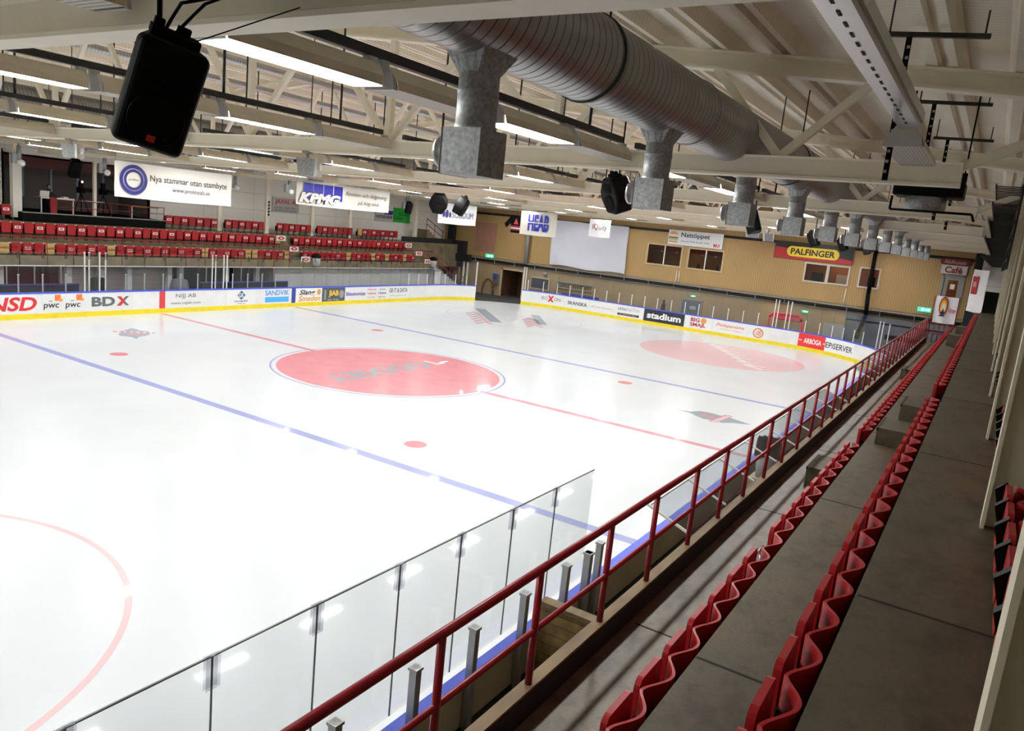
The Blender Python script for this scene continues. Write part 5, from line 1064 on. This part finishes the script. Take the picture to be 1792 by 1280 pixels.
t, L = cloth('hanging_banner', (16.3, 11.0), (20.7, 11.2), 5.68, 7.0, M['vinyl_white'], 'white banner with dark blue drops and serif capitals near the stair corner')
for k, (r_, dz) in enumerate(((.13, 0), (.17, .03), (.12, -.02))): cshape(t, 'logo', oval(r_, r_*1.5), .55+k*.36, .58+dz, paint((.04, .03, .22)))
ctext(t, 'SOLIDUM', 2.75, .6, 2.5, .42, paint((.10, .11, .15)))
t, L = cloth('hanging_banner', (24, 9.65), (24, 6.7), 5.45, 7.08, M['vinyl'], 'square cream banner with a blue letter block before the tan wall')
ctext(t, 'HEAB', 1.5, .85, 1.7, 1.15, paint((.03, .04, .40)), .05, 0, -.035); cshape(t, 'logo_line', rect(1.8, .07), 1.5, .86, M['vinyl'], -.042)
t, L = cloth('hanging_banner', (24, 4.2), (24, 2.62), 5.8, 6.95, M['vinyl_white'], 'small white banner with slim mixed letters before the white sheet')
ctext(t, 'IQuity', .8, .6, 1.05, .46, paint((.08, .04, .05)), .0); cshape(t, 'logo', oval(.03, .2), .42, .72, paint(RED), -.038)
t = thing('team_jersey', 'black and red hockey jersey hanging beside the square cream banner', 'jersey', (25, 10.6, 5.45))
b = MB().prism([(-.42, 0), (.42, 0), (.45, .75), (.85, .35), (1.0, .6), (.5, 1.15), (.2, 1.25), (-.2, 1.25), (-.5, 1.15), (-1.0, .6), (-.85, .35), (-.45, .75)], 'X', -.06, .06); b.build('body', M['black_matt'], t); MB().box(-.07, -.43, .2, .07, .43, .28).box(-.07, -.44, .42, .07, .44, .5).build('stripe', paint((.45, .03, .08)), t); MB().box(-.072, -.43, .3, .072, .43, .38).build('stripe', M['vinyl'], t); MB().prism([(-.2, .62), (.2, .62), (0, 1.05)], 'X', -.075, .075).build('crest', paint((.5, .05, .05)), t)
def cord(parent, pts, r_=.008, name='hanging_cord', m='rail_dark'):
    b = MB()
    for p in pts: b.tube(p, (p[0], p[1], chord_z(p[1])+.52), r_, 5)
    b.build(name, M[m], parent, True)
for o in list(COL.objects):
    if o.parent is None and o.type == 'EMPTY':
        k = o.name.split('.')[0]; L_ = o.location
        if k == 'hanging_banner':
            ch = [c_ for c_ in o.children if c_.name.startswith('cloth')][0]; xs_ = [v.co.x for v in ch.data.vertices]; z1 = max(v.co.z for v in ch.data.vertices); Rm = o.rotation_euler.to_matrix()
            for u in (.03, max(xs_)-.03): q = L_ + Rm @ Vector((u, 0, z1-.01)); cord(o, [tuple(q)])
        elif k == 'loudspeaker': cord(o, [(L_.x, L_.y, L_.z+.28)], .015, 'hanging_rod', 'black')
        elif k == 'flood_lamp': cord(o, [(L_.x, L_.y, L_.z+.26)], .012, 'hanging_rod')
        elif k == 'ball_lamp': cord(o, [(L_.x, L_.y+.05, L_.z+.7)], .03, 'hanging_rod', 'galv')
        elif k == 'team_jersey': cord(o, [(L_.x, L_.y, L_.z+1.2)], .01)
# heater over the walkway
t = thing('heater_unit', 'black hanging unit with grey round drum over the walkway', 'unit', (-9.3, -18.28, 7.0))
bevel(MB().box(-.28, -.47, .12, .28, .47, .36).build('casing', M['black'], t), .03); MB().lathe([(.22, -.08), (.28, -.06), (.28, .12), (.0, .12)], (-.05, .02, .0), (0, 0, 1), 24).build('drum', M['galv'], t)
MB().path([(-.28, .46, .1), (-.3, .46, -.1), (-.3, -.62, -.1), (-.3, -.66, -.2)], .018, 6).build('frame_bar', M['black'], t); MB().box(-.05, .38, .36, .05, .46, .5).tube((0, .42, .5), (0, .42, 1.9), .012, 6).build('lug', M['black'], t); MB().box(-.05, -.46, .36, .05, -.38, .5).tube((0, -.42, .5), (0, -.42, 1.9), .012, 6).build('lug', M['black'], t)
# stacked cable trays along the columns
for i in range(5):
    z = 6.4+i*.33; t = thing('cable_tray', 'dark ladder tray in the stack along the cream columns', 'cable tray', (8, -19.25, z), 0, 'stacked ladder trays'); b = MB().box(-5, -19.48, z, 29, -19.46, z+.07).box(-5, -19.05, z, 29, -19.03, z+.07); b.build('side_rail', M['rail_dark'], t, True); b = MB(); x = -4.9
    while x < 29: b.box(x, -19.46, z+.02, x+.03, -19.05, z+.04); x += .36
    b.build('rungs', M['rail_dark'], t, True)
for x in (-4, 3, 11, 19): tag(MB().box(x-.03, -19.52, 6.2, x+.03, -19.48, 8.5).build('tray_post', M['rail_dark']), 'dark upright holding the stacked ladder trays', 'post', 'uprights of the ladder trays')
bpy.context.view_layer.update()
